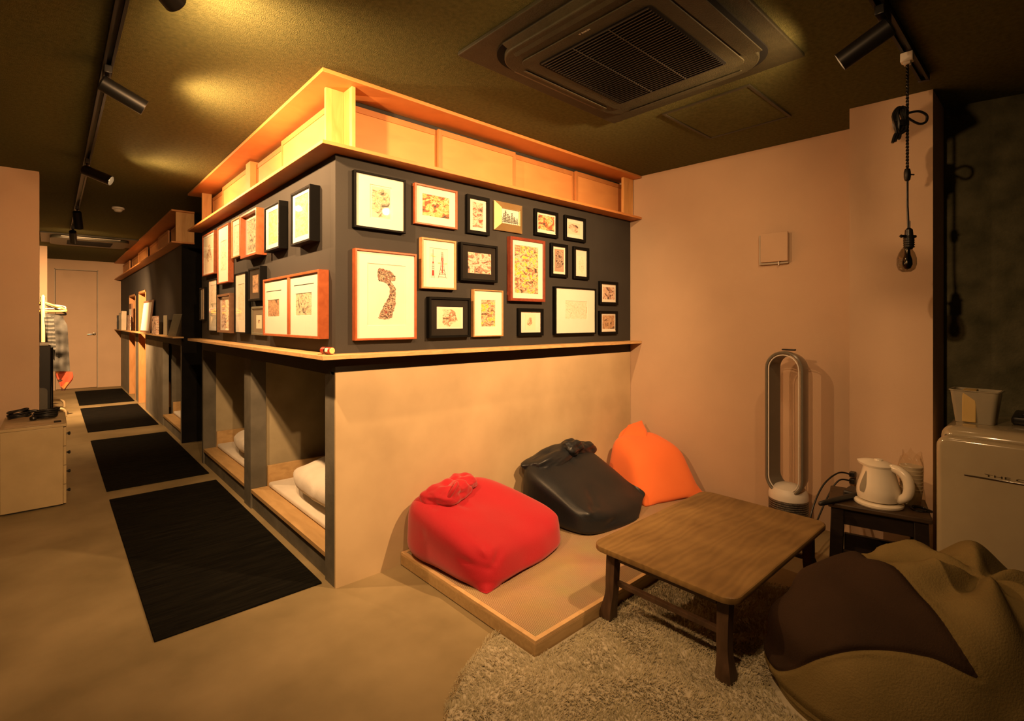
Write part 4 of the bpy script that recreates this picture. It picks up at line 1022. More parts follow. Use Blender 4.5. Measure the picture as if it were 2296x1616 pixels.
# ================================================================== wall vent box
t = thing('wall_box', 'square cream cover plate high on the white wall, standing off it', 'vent cover', (2.41, -1.05, 1.60), .054)
mb = MB(); mb.box(-.012, .022, -.082, .090, .008, .198, bev=.003); mb.build('back_box', mat('box_shadow_side', (.40, .36, .29), rough=.6), t, local=True)
mb = MB(); mb.box(-.032, -.0125, -.085, .074, .022, .205, bev=.003); mb.build('cover_plate', M['white_wall'], t, local=True)
mb = MB(); mb.cyl((-.02, -.03, .0), (-.02, -.03, .022), .004, n=10); mb.build('pull_knob', M['white_plastic'], t, local=True)

# ================================================================== bladeless fan
def fan():
    t = thing('tower_fan', 'tall silver grey bladeless fan with loop standing by the white wall', 'fan', (2.24, -1.19, .001), -.05)
    gm = mat('fan_mesh_metal', (.10, .095, .085), (.30, .28, .24), rough=.4, scale=140, metal=.5); sv = mat('silver_grey_plastic', (.15, .14, .11), (.17, .155, .125), rough=.3, spec=.5); wh = M['white_plastic']
    mb = MB(); mb.lathe([(.100, 0), (.106, .004), (.106, .018)], (0, 0, 0), 40); mb.build('base_ring', wh, t, local=True)
    mb = MB(); mb.lathe([(.1045, .0185), (.1045, .205)], (0, 0, 0), 48); bs = mb.build('filter_shroud', gm, t, local=True)
    mb = MB()
    for k_ in range(14):
        mb.lathe([(.1046, 0), (.1056, .003), (.1046, .006)], (0, 0, .026+.0125*k_), 48)
    mb.build('shroud_ribs', M['black_plastic'], bs, local=True)
    mb = MB(); mb.lathe([(.1056, .2055), (.1056, .225), (.100, .245), (.086, .268), (.05, .285), (0, .29)], (0, 0, 0), 48, ); mb.build('collar', wh, t, local=True)
    # loop: stadium-shaped ring extruded along its axis (x)
    def stad(w, z0, z1, n=14):
        r = w; o = []
        for i in range(n+1): a = PI*i/n; o.append((r*math.cos(a), z1-r+r*math.sin(a)))
        for i in range(n+1): a = PI+PI*i/n; o.append((r*math.cos(a), z0+r+r*math.sin(a)))
        return o
    mb = MB(); out = stad(.106, .225, 1.072); inn = stad(.078, .255, 1.044); k = len(out)
    prof = [(-.070, .50), (-.073, .72), (-.068, .98), (-.040, 1.0), (.050, .45), (.075, .10), (.075, -.04), (.060, 0)]   # x, blend inner->outer
    vs = []; fs = []
    for (px_, f) in prof:
        for (a, b) in zip(inn, out): vs.append((px_, a[0]+(b[0]-a[0])*f, a[1]+(b[1]-a[1])*f))
    for j in range(len(prof)):
        j2 = (j+1) % len(prof)
        for i in range(k): fs.append((j*k+i, j*k+(i+1) % k, j2*k+(i+1) % k, j2*k+i))
    mb.add(vs, fs); mb.build('air_loop', sv, t, local=True, ang=50)
    mb = MB(); mb.tube([(-.069, a*1.0, b) for a, b in stad(.0835, .2495, 1.0495)], .0035, 8, closed=True); mb.build('loop_trim', wh, t, local=True)
    mb = MB(); mb.box(-.012, .012, -.04, .035, 1.0735, 1.083, bev=.004); mb.build('remote_control', M['black_plastic'], t, local=True)
fan()

# ================================================================== stool with kettle
SA = math.atan2(.227, .974)                 # turned a little from the wall
def stool():
    t = thing('wooden_stool', 'dark old wooden stool table in front of the pillar, carrying the kettle', 'stool', (1.832, -1.708, .001), SA)
    w = wood('stool_dark_wood', (.008, .005, .0035), (.015, .009, .006), scale=7, stretch=(4, 1, 4), rough=.45); tp = wood('stool_top_wood', (.030, .018, .010), (.065, .040, .020), scale=7, stretch=(6, 1, 6), rough=.45)
    X, Y = .145, .186
    mb = MB(); mb.prism([(-X, -Y), (X, -Y), (X, Y), (-X, Y)], .398, .420, bev=.006); mb.build('stool_top', tp, t, local=True)
    for sx in (-1, 1):
        for sy in (-1, 1):
            mb = MB(); mb.hexa([(sx*(X-.004)-sx*a, sy*(Y-.002)-sy*b, 0) for a, b in ((0, 0), (.04, 0), (.04, .05), (0, .05))]+[(sx*(X-.012)-sx*a, sy*(Y-.012)-sy*b, .3975) for a, b in ((0, 0), (.04, 0), (.04, .05), (0, .05))], bev=.003); mb.build('leg', w, t, local=True)
    for sx in (-1, 1):
        mb = MB(); mb.box(sx*(X-.03)-.009, sx*(X-.03)+.009, -Y+.062, Y-.062, .325, .3975, bev=.002); mb.build('apron', w, t, local=True)
        mb = MB(); mb.box(sx*(X-.03)-.010, sx*(X-.03)+.010, -Y+.058, Y-.058, .10, .205, bev=.002); mb.build('stretcher', w, t, local=True)
    for sy in (-1, 1):
        mb = MB(); mb.box(-X+.05, X-.05, sy*(Y-.035)-.009, sy*(Y-.035)+.009, .325, .3975, bev=.002); mb.build('apron', w, t, local=True)
    mb = MB(); mb.box(-X+.04, X-.04, -Y+.06, Y-.06, .085, .0995); mb.build('lower_shelf', w, t, local=True)
stool()
ZS = .4205
def on_stool(lx, ly):           # stool coordinates to the room
    c, s = math.cos(SA), math.sin(SA); return (1.832+c*lx-s*ly, -1.708+s*lx+c*ly)
def kettle():
    x, y = on_stool(-.045, -.005)
    t = thing('electric_kettle', 'cream electric kettle on its round base on the dark stool', 'kettle', (x, y, ZS), math.radians(-103))
    w = mat('kettle_cream', (.66, .60, .48), (.70, .64, .52), rough=.25, spec=.5)
    mb = MB(); mb.lathe([(0, 0), (.090, 0), (.094, .006), (.094, .014), (.086, .021), (0, .022)], (0, 0, 0), 48); o = mb.build('power_base', w, t, local=True)
    mb = MB(); mb.lathe([(.070, .0225), (.080, .028), (.084, .05), (.082, .075), (.074, .105), (.064, .140), (.058, .168), (.058, .178)], (0, 0, 0), 48); mb.build('kettle_body', w, t, local=True)
    mb = MB()                               # lid with a beak-like spout pointing away from the handle (-x)
    def lid(u, v):
        a = 2*PI*u; r = .0605*v; beak = .026*max(0, math.cos(a-PI))**6*v
        return ((r+beak)*math.cos(a), (r+beak)*math.sin(a), .200-.019*v**2.2+.006*max(0, math.cos(a-PI))**4*v)
    mb.grid(lid, 56, 10)
    def rim(u, v):
        a = 2*PI*u; beak = .026*max(0, math.cos(a-PI))**6; r = .0605+beak
        return (r*math.cos(a)*(1-.04*v), r*math.sin(a)*(1-.04*v), .181+.006*max(0, math.cos(a-PI))**4-.010*v)
    mb.grid(rim, 56, 3); mb.build('kettle_lid', w, t, local=True, ang=50)
    mb = MB(); mb.lathe([(.018, 0), (.016, .006), (0, .009)], (0, 0, .1985), 24); mb.build('lid_button', w, t, local=True)
    mb = MB(); pts = catmull([(.048, 0, .176), (.078, 0, .172), (.108, 0, .148), (.118, 0, .105), (.108, 0, .065), (.076, 0, .040)], 8)
    k = len(pts); mb.tube(pts, [.017+.004*math.sin(PI*i/k) for i in range(k)], 16); mb.build('handle', w, t, local=True, ang=180)
    mb = MB(); mb.hexa([(.052, -.012, .186), (.085, -.010, .181), (.085, .010, .181), (.052, .012, .186), (.052, -.012, .192), (.085, -.010, .185), (.085, .010, .185), (.052, .012, .192)], bev=.002); mb.build('switch', w, t, local=True)
    for s_ in (1,):
        mb = MB()
        def win(u, v):
            a = math.radians(-112)+ (u-.5)*.46*(1.15-.75*v)*(math.sin(PI*min(1, max(0, v*.94+.06)))**.5)
            z = .060+.095*v; r = .0852+(-.0012)*0
            # follow the body
            for (r0, z0), (r1, z1) in zip([(.084, .05), (.082, .075), (.074, .105), (.064, .14)], [(.082, .075), (.074, .105), (.064, .14), (.058, .168)]):
                if z0 <= z <= z1: r = r0+(r1-r0)*(z-z0)/(z1-z0)+.0012
            return (r*math.cos(a), r*math.sin(a), z)
        mb.grid(win, 12, 16); mb.build('water_gauge', mat('gauge_window', (.20, .19, .15), (.26, .24, .19), rough=.2), t, local=True)
kettle()
def cups():
    x, y = on_stool(.042, -.127)
    t = thing('cup_stack', 'stack of translucent plastic cups in a clear bag beside the kettle', 'cups', (x, y, ZS))
    cm, nt, b = new_mat('translucent_cup'); b.inputs['Base Color'].default_value = (.62, .56, .44, 1); b.inputs['Roughness'].default_value = .3; b.inputs['Transmission Weight'].default_value = .2; b.inputs['IOR'].default_value = 1.1
    mb = MB(); prof = [(0, .001), (.036, .001), (.037, .004)]
    z = .055; mb.lathe([(0, 0), (.034, 0), (.041, .055), (.042, .058)], (x, y, ZS+.0005), 32)
    for k_ in range(7): mb.lathe([(.0405, 0), (.0425, .012), (.0435, .0145), (.0405, .016)], (x, y, ZS+.059+.0165*k_), 32)
    mb.build('cups', cm, t)
    gl = glass_mat('clear_bag', (.93, .90, .84), .2, 1.2); mb = MB()
    def bag(u, v):
        a = 2*PI*u; r = .047-.012*sstep(.75, 1, v)+.004*math.sin(3*a+5*v)+.002*math.sin(7*a-7*v)
        return (x+r*math.cos(a)*(1+.3*sstep(.8, 1, v)*math.cos(a))+.008*sstep(.6, 1, v)*math.sin(7*a), y+r*math.sin(a)+.006*sstep(.6, 1, v)*math.cos(5*a), ZS+.001+(.225+.02*math.sin(3*a+1)*v)*v)
    mb.grid(bag, 48, 26); mb.build('plastic_bag', gl, t, ang=180)
cups()
def tool():
    a = on_stool(-.02, .075); b_ = on_stool(-.215, .215)
    t = thing('dust_brush', 'long black handled tool lying across the left end of the stool', 'tool', (a[0], a[1], ZS))
    mb = MB(); p0 = Vector((a[0], a[1], ZS+.020)); p1 = Vector((b_[0], b_[1], ZS+.006)); d = (p1-p0).normalized()
    mb.tube([p0, p0.lerp(p1, .3), p0.lerp(p1, .8), p1-d*.004, p1], [.0125, .0135, .012, .010, .004], 14); mb.build('grip', M['black_plastic'], t, ang=60)
    mb = MB(); c = on_stool(.03, .085); mb.box(c[0]-.055, c[0]+.055, c[1]-.035, c[1]+.035, ZS+.0012, ZS+.030, bev=.008); mb.build('tool_head', M['black_plastic'], t)
tool()
c = on_stool(.06, -.168); mb = MB()
mb.tube([(c[0]-.10+.028*math.cos(q), c[1]-.012+.034*math.sin(q), ZS+.006+.003*math.sin(2*q)) for q in [2*PI*i/28 for i in range(28)]], .0055, 10, closed=True)
tag(mb.build('cable_loop', M['black_gloss']), 'shiny black cable loop at the right end of the stool top', 'cable')
# socket and cords at the wall
t = thing('wall_socket', 'black plug in a socket low on the pillar edge behind the stool', 'plug', (2.10, -1.50, .44))
mb = MB(); mb.box(2.085, 2.118, -1.560, -1.535, .405, .43, bev=.003); mb.build('plug', M['black_plastic'], t)
mb = MB(); mb.box(2.085, 2.118, -1.560, -1.535, .440, .465, bev=.003); mb.build('plug', M['black_plastic'], t)
for k_, (lab, pts) in enumerate((('upper black power cord arching from the wall plug behind the stool', [(2.09, -1.545, .452), (2.03, -1.50, .462), (1.93, -1.455, .40), (1.84, -1.43, .26), (1.82, -1.44, .12), (1.84, -1.47, .012)]),
        ('lower black power cord hanging in a curve left of the stool', [(2.09, -1.545, .418), (2.05, -1.50, .42), (1.99, -1.465, .34), (1.82, -1.44, .18), (1.70, -1.45, .11), (1.66, -1.48, .085), (1.68, -1.52, .05), (1.72, -1.54, .012)]))):
    mb = MB(); mb.tube(catmull(pts, 8), .0042, 8); tag(mb.build('power_cord', M['black_plastic'], ang=180), lab, 'cord')

# ================================================================== fridge and what stands on it
def fridge():
    FX, FY0, FY1, FZ = 1.70, -2.40, -1.935, .815
    t = thing('mini_fridge', 'cream retro mini fridge at the right edge beside the pillar', 'fridge', (1.95, (FY0+FY1)/2, .001))
    mb = MB(); mb.box(FX+.065, 2.28, FY0+.004, FY1-.004, .02, FZ, bev=.045, seg=5); mb.build('cabinet', M['white_gloss'], t)
    mb = MB(); mb.box(FX+.050, FX+.0655, FY0+.02, FY1-.02, .05, FZ-.035, bev=.004); mb.build('door_seal', M['black_plastic'], t)
    mb = MB(); bm = bmesh.new(); bmesh.ops.create_cube(bm, size=1)
    for v in bm.verts: v.co = Vector((FX+.025+v.co.x*.05, (FY0+FY1)/2+v.co.y*(FY1-FY0), .415+v.co.z*.735))
    bmesh.ops.bevel(bm, geom=[e for e in bm.edges if abs((e.verts[0].co-e.verts[1].co).x) > .01], offset=.042, segments=6, profile=.5, affect='EDGES')
    bmesh.ops.bevel(bm, geom=[e for e in bm.edges if all(abs(v.co.x-FX) < 1e-4 for v in e.verts)], offset=.020, segments=5, profile=.5, affect='EDGES')
    mb.frombm(bm); dr = mb.build('door', M['white_gloss'], t)
    mb = MB(); mb.box(FX-.004, FX+.001, -2.385, -2.022, .6365, .6425, bev=.0015); o = mb.build('trim_strip', M['chrome'], dr); o['label'] = 'thin chrome strip'
    vs, fs = text_mb('THE CLASSIC', .0125, .0006); w = max(v[0] for v in vs)
    k = .235/w
    mb = MB(); mb.add([(FX-.0006-v[2], -2.081-v[0]*k, .6475+v[1]) for v in vs], fs); o = mb.build('door_lettering', M['chrome'], dr); o['label'] = 'THE CLASSIC in spaced chrome letters'
    for y in (FY0+.05, FY1-.05):
        for x in (FX+.12, 2.22): 
            mb = MB(); mb.cyl((x, y, 0.001), (x, y, .0205), .018, n=14); mb.build('foot', M['black_plastic'], t)
fridge()
def bin_():
    x, y, z = 1.955, -2.035, .8155
    t = thing('clear_bin', 'clear plastic bin standing on top of the cream fridge', 'bin', (x, y, z), math.radians(-4))
    gl, nt, b = new_mat('frosted_plastic'); b.inputs['Base Color'].default_value = (.55, .50, .36, 1); b.inputs['Roughness'].default_value = .25; b.inputs['Transmission Weight'].default_value = .55; b.inputs['IOR'].default_value = 1.12
    mb = MB(); a, bb = .058, .078; h = .135
    lo = rrect(-a*.8, a*.8, -bb*.80, bb*.80, .015, 4); hi = rrect(-a, a, -bb, bb, .018, 4); k = len(lo)
    li = [(p[0]*.97, p[1]*.97) for p in lo]; hin = [(p[0]*.97, p[1]*.97) for p in hi]
    vs = [(p[0], p[1], 0) for p in lo]+[(p[0], p[1], h) for p in hi]+[(p[0]*1.06, p[1]*1.06, h) for p in hi]+[(p[0]*1.06, p[1]*1.06, h+.004) for p in hi]+[(p[0], p[1], h+.004) for p in hin]+[(p[0], p[1], .003) for p in li]
    fs = [tuple(range(k-1, -1, -1))]
    for j in range(5): fs += [(j*k+i, j*k+(i+1) % k, (j+1)*k+(i+1) % k, (j+1)*k+i) for i in range(k)]
    fs.append(tuple(5*k+i for i in range(k))); mb.add(vs, fs); mb.build('bin_body', gl, t, local=True, ang=40)
bin_()
mb = MB(); mb.lathe([(.014, 0), (.016, .004), (.016, .045), (.008, .052), (.008, .058), (0, .060)], (1.945, -2.075, .8195), 18)
tag(mb.build('small_bottle', M['white_plastic']), 'small white bottle inside the clear bin on the fridge', 'bottle')
mb = MB(); mb.box(1.90, 1.99, -2.04, -1.995, .8195, .955, bev=.004); tag(mb.build('carton', mat('ochre_card', (.42, .30, .10), (.48, .35, .13), rough=.7)), 'yellowish carton standing in the clear bin on the fridge', 'carton')
mb = MB(); mb.box(1.99, 2.22, -2.385, -2.14, .8157, .852, bev=.012, seg=3); mb.box(2.02, 2.19, -2.36, -2.17, .850, .862, bev=.004)
tag(mb.build('black_tray', M['black_plastic']), 'flat black case lying on top of the fridge at the right edge', 'case')

# ================================================================== can on the ledge
def can():
    p0 = Vector((-.040, -.058, 1.1142)); d = Vector((-.18, .98, 0)).normalized()
    t = thing('red_can', 'small red can with pale end lying on the ledge at the pod corner', 'can', (p0.x, p0.y, 1.0965))
    mb = MB(); mb.lathe([(0, 0), (.0145, 0), (.0162, .002), (.0162, .072), (.0145, .075), (0, .075)], p0, 28, d); mb.build('can_body', mat('red_can_paint', (.30, .03, .02), (.36, .04, .025), rough=.35), t)
    mb = MB(); mb.lathe([(0, -.002), (.0118, -.002), (.0138, -.0008), (.0138, -.0001), (0, -.0001)], p0, 28, d); mb.build('end_cap', mat('pale_cap', (.72, .58, .22), (.78, .64, .28), rough=.4), t)
    mb = MB(); mb.lathe([(.0163, .036), (.0172, .037), (.0172, .044), (.0163, .045)], p0, 28, d); mb.build('strap', M['black_plastic'], t)
    mb = MB()
    def lab(u, v): 
        a = PI*.95+u*1.1; q = Vector((0, 0, 1)).rotation_difference(d); return p0+q @ Vector((.01635*math.cos(a), .01635*math.sin(a), .012+.022*v))
    mb.grid(lab, 10, 3); mb.build('paper_label', M['paper'], t)
    mb = MB(); mb.tube(catmull([(-.058, .0, 1.0985), (-.078, -.015, 1.0985), (-.090, -.030, 1.0985), (-.096, -.036, 1.0982)], 6), .0012, 6); mb.build('wire', M['frame_red'], t)
can()

# ================================================================== left foreground cabinet
def cab():
    X0, X1, Y0, Y1, Z = -1.222, -.905, 2.27, 2.845, .555
    t = thing('drawer_cabinet', 'low cream drawer cabinet standing against the wall at the left edge', 'cabinet', ((X0+X1)/2, (Y0+Y1)/2, .001))
    mb = MB(); mb.box(X0, X1-.016, Y0, Y1, .012, Z-.02, bev=.003); mb.build('cabinet_body', M['cream_lam'], t)
    mb = MB(); mb.box(X0-.004, X1+.002, Y0-.004, Y1, Z-.0195, Z, bev=.003); mb.build('cabinet_top', M['cream_lam'], t)
    mb = MB(); mb.box(X0+.02, X1-.03, Y0+.02, Y1-.02, .001, .0118); mb.build('plinth', M['black_plastic'], t)
    for k_ in range(4):
        z0 = .016+k_*.129; mb = MB(); mb.box(X1-.0155, X1, Y0+.002, Y1-.002, z0, z0+.126, bev=.002); d = mb.build('drawer', M['cream_lam'], t)
        mb = MB(); mb.lathe([(.006, 0), (.006, .008), (.011, .012), (.012, .018), (.009, .022), (0, .023)], (X1-.0005, Y0+.05, z0+.075), 16, (1, 0, 0)); o = mb.build('knob', M['black_plastic'], d); o['label'] = 'dark round knob'
    return Z
ZC = cab()+.0006
t = thing('paper_sheet', 'printed paper sheet lying on the cream drawer cabinet', 'paper', (-1.07, 2.40, ZC))
mb = MB(); mb.box(-1.205, -.922, 2.290, 2.50, ZC, ZC+.0012); mb.build('sheet', mat('printed_sheet', (.62, .52, .36), (.48, .36, .20), rough=.8, scale=14), t)
mb = MB(); mb.box(-.968, -.930, 2.34, 2.43, ZC+.0013, ZC+.0018); mb.build('photo', M['ink'], t)
def coil(label, cx_, cy_, L_, n, seed):
    r_ = random.Random(seed); t = thing('cable_bundle', label, 'cable', (cx_, cy_, ZC+.002), 0, 'black cables coiled on the cabinet'); mb = MB()
    for k_ in range(n):
        R1 = L_*(.9+.15*r_.random()); R2 = .035*(.8+.4*r_.random()); z = ZC+.010+.0085*(k_ % 5); tilt = r_.uniform(-.10, .16); o = r_.uniform(-.008, .008)
        pts = [(cx_+o+R1*math.cos(q), cy_+R2*math.sin(q)+o, z+abs(tilt)*.2+tilt*.07*math.cos(q)+.002*math.sin(3*q)) for q in [2*PI*i/30 for i in range(30)]]
        mb.tube(pts, .0058, 7, closed=True)
    mb.build('coils', M['black_plastic'], t, ang=180); return t
ca = coil('left coil of black cable on the cream cabinet', -1.145, 2.60, .055, 9, 1)
mb = MB(); mb.tube(catmull([(-1.10, 2.60, ZC+.055), (-1.075, 2.60, ZC+.060), (-1.06, 2.60, ZC+.058), (-1.045, 2.60, ZC+.052)], 5), .010, 8); mb.build('plug', M['black_plastic'], ca)
mb = MB(); mb.tube(catmull([(-1.20, 2.60, ZC+.035), (-1.17, 2.61, ZC+.066), (-1.11, 2.61, ZC+.066), (-1.09, 2.60, ZC+.06)], 6), .0075, 8); mb.build('loose_loop', M['black_plastic'], ca)
cb = coil('right coil of black cable on the cream cabinet with ball-like plug', -1.005, 2.57, .058, 10, 2)
mb = MB(); mb.lathe([(0, 0), (.016, .003), (.021, .014), (.018, .026), (.006, .034), (.004, .05)], (-1.073, 2.53, ZC+.002), 18); mb.build('round_plug', M['black_plastic'], cb)
mb = MB(); mb.tube(catmull([(-.975, 2.57, ZC+.045), (-.950, 2.57, ZC+.055), (-.935, 2.57, ZC+.06)], 5), .011, 8); mb.build('plug', M['black_plastic'], cb)

# black rack behind the partition
t = thing('black_cabinet', 'tall glossy black narrow cabinet behind the left wall end', 'cabinet', (-1.03, 3.42, .001))
mb = MB(); mb.box(-1.16, -.985, 3.36, 3.60, .001, 1.045, bev=.006); mb.build('cabinet_body', M['black_metal'], t)
mb = MB(); mb.cyl((-.982, 3.375, .012), (-.982, 3.375, 1.03), .012, n=16); mb.build('corner_tube', M['black_gloss'], t)
mb = MB(); mb.prism(rrect(-1.12, -1.005, .40, .70, .03, 5), 3.350, 3.3595, axis='y'); mb.build('grey_panel', mat('grey_panel', (.10, .097, .08), (.12, .115, .095), rough=.4), t)
for k_, (lab, x0, x1, y0, y1, z, h, m) in enumerate((('pale booklet on top of the glossy black cabinet', -1.10, -1.00, 3.38, 3.55, 1.0458, .010, 'paper'), ('small folded grey paper on the pale booklet atop the black cabinet', -1.08, -.99, 3.40, 3.54, 1.0563, .012, 'mat_cream'))):
    mb = MB(); mb.box(x0, x1, y0, y1, z, z+h, bev=.001); tag(mb.build('booklet', M[m]), lab, 'booklet')

# ================================================================== clothes rack with clothes
def rack():
    wm = mat('cream_rack_metal', (.42, .34, .20), (.46, .37, .22), rough=.35)
    t = thing('clothes_rack', 'cream metal clothes rack with curved feet, left side of the corridor', 'clothes rack', (-1.06, 6.95, .001))
    for y in (6.483, 7.455):
        mb = MB(); mb.tube(catmull([(-1.36, y, .016), (-1.36, y, .075), (-1.32, y, .105), (-1.20, y, .112), (-.93, y, .112), (-.872, y, .098), (-.850, y, .062), (-.848, y, .001)], 6), .016, 12); mb.build('curved_foot', wm, t, ang=180)
    for y in (6.40, 7.50):
        mb = MB(); mb.tube([(-1.062, y, .10), (-1.062, y, 1.555), (-1.062, y, 1.575)], [.020, .020, .010], 14); mb.build('upright', wm, t, ang=60)
    mb = MB(); mb.cyl((-1.062, 6.385, 1.535), (-1.062, 7.515, 1.535), .013, n=12); mb.build('hanging_rail', wm, t)
rack()
def hanger(label, y, m, zt=1.52, half=.215, drop=.16, thick=.007, bar=True):
    t = thing('clothes_hanger', label, 'hanger', (-1.062, y, zt-drop), 0, 'hangers on the corridor clothes rack')
    x = -1.062; mb = MB()
    mb.tube(catmull([(x-.022, y, zt+.012), (x-.018, y, zt+.034), (x, y, zt+.042), (x+.018, y, zt+.032), (x+.014, y, zt+.008), (x, y, zt-.012), (x, y, zt-.04)], 6), .0035, 7); mb.build('hook', M['black_metal'], t, ang=180)
    mb = MB(); pts = [(x, y, zt-.038), (x+.06, y, zt-.058), (x+half*.9, y, zt-drop+.012), (x+half, y, zt-drop-.01), (x+half*.9, y, zt-drop-.022), (x, y, zt-drop-.024), (x-half*.9, y, zt-drop-.022), (x-half, y, zt-drop-.01), (x-half*.9, y, zt-drop+.012), (x-.06, y, zt-.058)]
    mb.tube(catmull(pts, 5, True), thick, 8, closed=True); mb.build('hanger_body', m, t, ang=180)
ym = mat('yellow_hanger_plastic', (.78, .52, .08), (.82, .56, .10), rough=.4); pk = mat('pink_hanger_plastic', (.55, .12, .16), (.6, .15, .2), rough=.4)
hanger('yellow clothes hanger nearest on the rack', 6.44, ym, drop=.125, thick=.013)
hanger('black clothes hanger below the yellow one', 6.50, M['black_plastic'], zt=1.50, drop=.15, thick=.010)
hanger('white wire clothes hanger behind the yellow one', 6.60, M['white_plastic'], drop=.09)
hanger('pink clothes hanger in the middle of the rack', 6.70, pk, drop=.11)
def garment(label, name, y, x0, x1, z0, z1, m, seed, flare=.05, amp=.02, thick=.05):
    mb = MB()
    def fn(u, v):
        a = 2*PI*u; s = math.copysign(abs(math.cos(a))**.7, math.cos(a)); k = (x1-x0)/2*(.82+.18*sstep(0, .2, v)+flare*v); cx_ = (x0+x1)/2+.02*v
        q = Vector((cx_+k*s, y+thick/2*math.sin(a)*(.6+.6*v), z1+(z0-z1)*v))
        f = amp*1.4*math.sin(11*s+seed+2.2*v)*sstep(.05, .5, v)+noise.noise(q*11+Vector((seed, 0, 0)))*.035
        q.y += f; q.z += -.018*(1-v)*abs(s)**1.5*2+noise.noise(Vector((a*2, seed, 0)))*.012*v; return q
    mb.grid(fn, 64, 30); fs_ = tuple(range(64, -1, -1)); return tag(mb.build(name, m, ang=180), label, 'clothes', 'clothes on the corridor rack')
gj = mat('grey_denim', (.035, .036, .034), (.06, .06, .056), rough=.9, scale=14); 
garment('grey jacket hanging nearest on the corridor clothes rack', 'jacket', 6.46, -1.25, -.835, .60, 1.345, gj, 2)
garment('dark grey shirt behind the grey jacket on the rack', 'shirt', 6.60, -1.24, -.87, .62, 1.33, mat('dark_shirt', (.03, .031, .03), (.05, .05, .048), rough=.9, scale=20), 5, amp=.03)
def stripes():
    m, nt, b = new_mat('striped_knit'); tc = nt.nodes.new('ShaderNodeTexCoord'); w = nt.nodes.new('ShaderNodeTexWave'); w.bands_direction = 'Z'; w.inputs['Scale'].default_value = 6; w.inputs['Distortion'].default_value = 2.5; w.inputs['Detail Scale'].default_value = 2
    r = nt.nodes.new('ShaderNodeValToRGB'); r.color_ramp.interpolation = 'CONSTANT'; r.color_ramp.elements[0].color = (.03, .032, .03, 1); r.color_ramp.elements[1].color = (.12, .12, .11, 1); r.color_ramp.elements[1].position = .55
    nt.links.new(tc.outputs['Object'], w.inputs['Vector']); nt.links.new(w.outputs['Fac'], r.inputs['Fac']); nt.links.new(r.outputs['Color'], b.inputs['Base Color']); b.inputs['Roughness'].default_value = .95; return m
mb = MB()
def scf(u, v):
    a = 2*PI*u; return (-1.005+.045*math.cos(a)*(1-.2*v)+.03*v, 6.385+.018*math.sin(a)+.006*math.sin(5*a+6*v), 1.30-.42*v+.01*math.sin(3*a))
mb.grid(scf, 30, 24); tag(mb.build('striped_scarf', stripes(), ang=180), 'dark striped knit hanging in front of the grey jacket', 'clothes', 'clothes on the corridor rack')
def plaid():
    m, nt, b = new_mat('orange_plaid'); tc = nt.nodes.new('ShaderNodeTexCoord'); v = nt.nodes.new('ShaderNodeTexVoronoi'); v.inputs['Scale'].default_value = 16
    r = nt.nodes.new('ShaderNodeValToRGB'); r.color_ramp.interpolation = 'CONSTANT'; e = r.color_ramp.elements; e[0].color = (.05, .02, .012, 1); e[1].color = (.45, .07, .03, 1); e[1].position = .3; n_ = r.color_ramp.elements.new(.6); n_.color = (.50, .18, .05, 1)
    nt.links.new(tc.outputs['Object'], v.inputs['Vector']); nt.links.new(v.outputs['Color'], r.inputs['Fac']); nt.links.new(r.outputs['Color'], b.inputs['Base Color']); b.inputs['Roughness'].default_value = .9; return m
mb = MB()
def pl(u, v):
    a = 2*PI*u; w = .085*(1-.75*sstep(.25, 1, v)); return (-.865+w*math.cos(a)+.010*math.sin(4*v)+.02*v*0, 6.47+.018*math.sin(a)+.006*math.sin(6*a+5*v),   .595-.25*v-.015*math.cos(a)*(1-v))
mb.grid(pl, 30, 24); tag(mb.build('plaid_scarf', plaid(), ang=180), 'orange and brown patterned scarf dangling below the grey jacket', 'scarf')

# ================================================================== books and cards on the far ledge
ZL = 1.0905
def book(label, y, dy, h, m, lean=0, x=-.092, dx=.07, name='book', cover=None, rz=0):
    t = thing(name, label, 'book' if name == 'book' else name.replace('_', ' '), (x+dx/2, y, ZL), rz)
    o = Vector((0, 0, 0)); mb = MB(); mb.box(-dx/2, dx/2, -dy/2, dy/2, 0, h, bev=.0015)
    if lean: mb.v = [(p[0], p[1]*math.cos(lean)-p[2]*math.sin(lean)*1 + 0, max(.0, p[1]*math.sin(lean)+p[2]*math.cos(lean)+abs(math.sin(lean))*dy/2)) for p in mb.v]
    mb.build('cover', m, t, local=True)
    if name == 'book':
        mb = MB(); mb.box(-dx/2-.0008, -dx/2+.001, -dy/2+.002, dy/2-.002, h*.55, h*.8)
        if lean: mb.v = [(p[0], p[1]*math.cos(lean)-p[2]*math.sin(lean), p[1]*math.sin(lean)+p[2]*math.cos(lean)+abs(math.sin(lean))*dy/2) for p in mb.v]
        mb.build('spine_label', M['paper'], t, local=True)
bk = lambda n, c: mat(n, c, rough=.6)
book('dark book at the far end of the far ledge', 9.55, .03, .26, bk('book_black', (.02, .02, .02)))
book('grey brown book leaning beside the dark far book', 9.15, .05, .30, bk('book_grey', (.18, .16, .12)), lean=.10)
book('pale leaning book near the slot opening on the far ledge', 8.75, .04, .33, bk('book_pale', (.55, .46, .34)), lean=.12)
book('brown tall book in front of the farther slot', 8.05, .30, .44, bk('book_brown', (.20, .10, .055)), dx=.02, x=-.03)
book('patterned booklet standing before the farther slot', 7.95, .42, .25, print_mat(301, (.7, .5, .35), PR['pink']['cols'], 16, .6), dx=.012, x=-.06, name='booklet')
t = thing('leaning_frame', 'pale framed board leaning on the far ledge beside the nearer slot', 'picture', (-.045, 5.95, ZL))
mb = MB(); R_ = (-.62, .44)
def tilt(vs): return [(p[0]+p[2]*.10, p[1]+p[2]*-.30*0, p[2]) for p in vs]
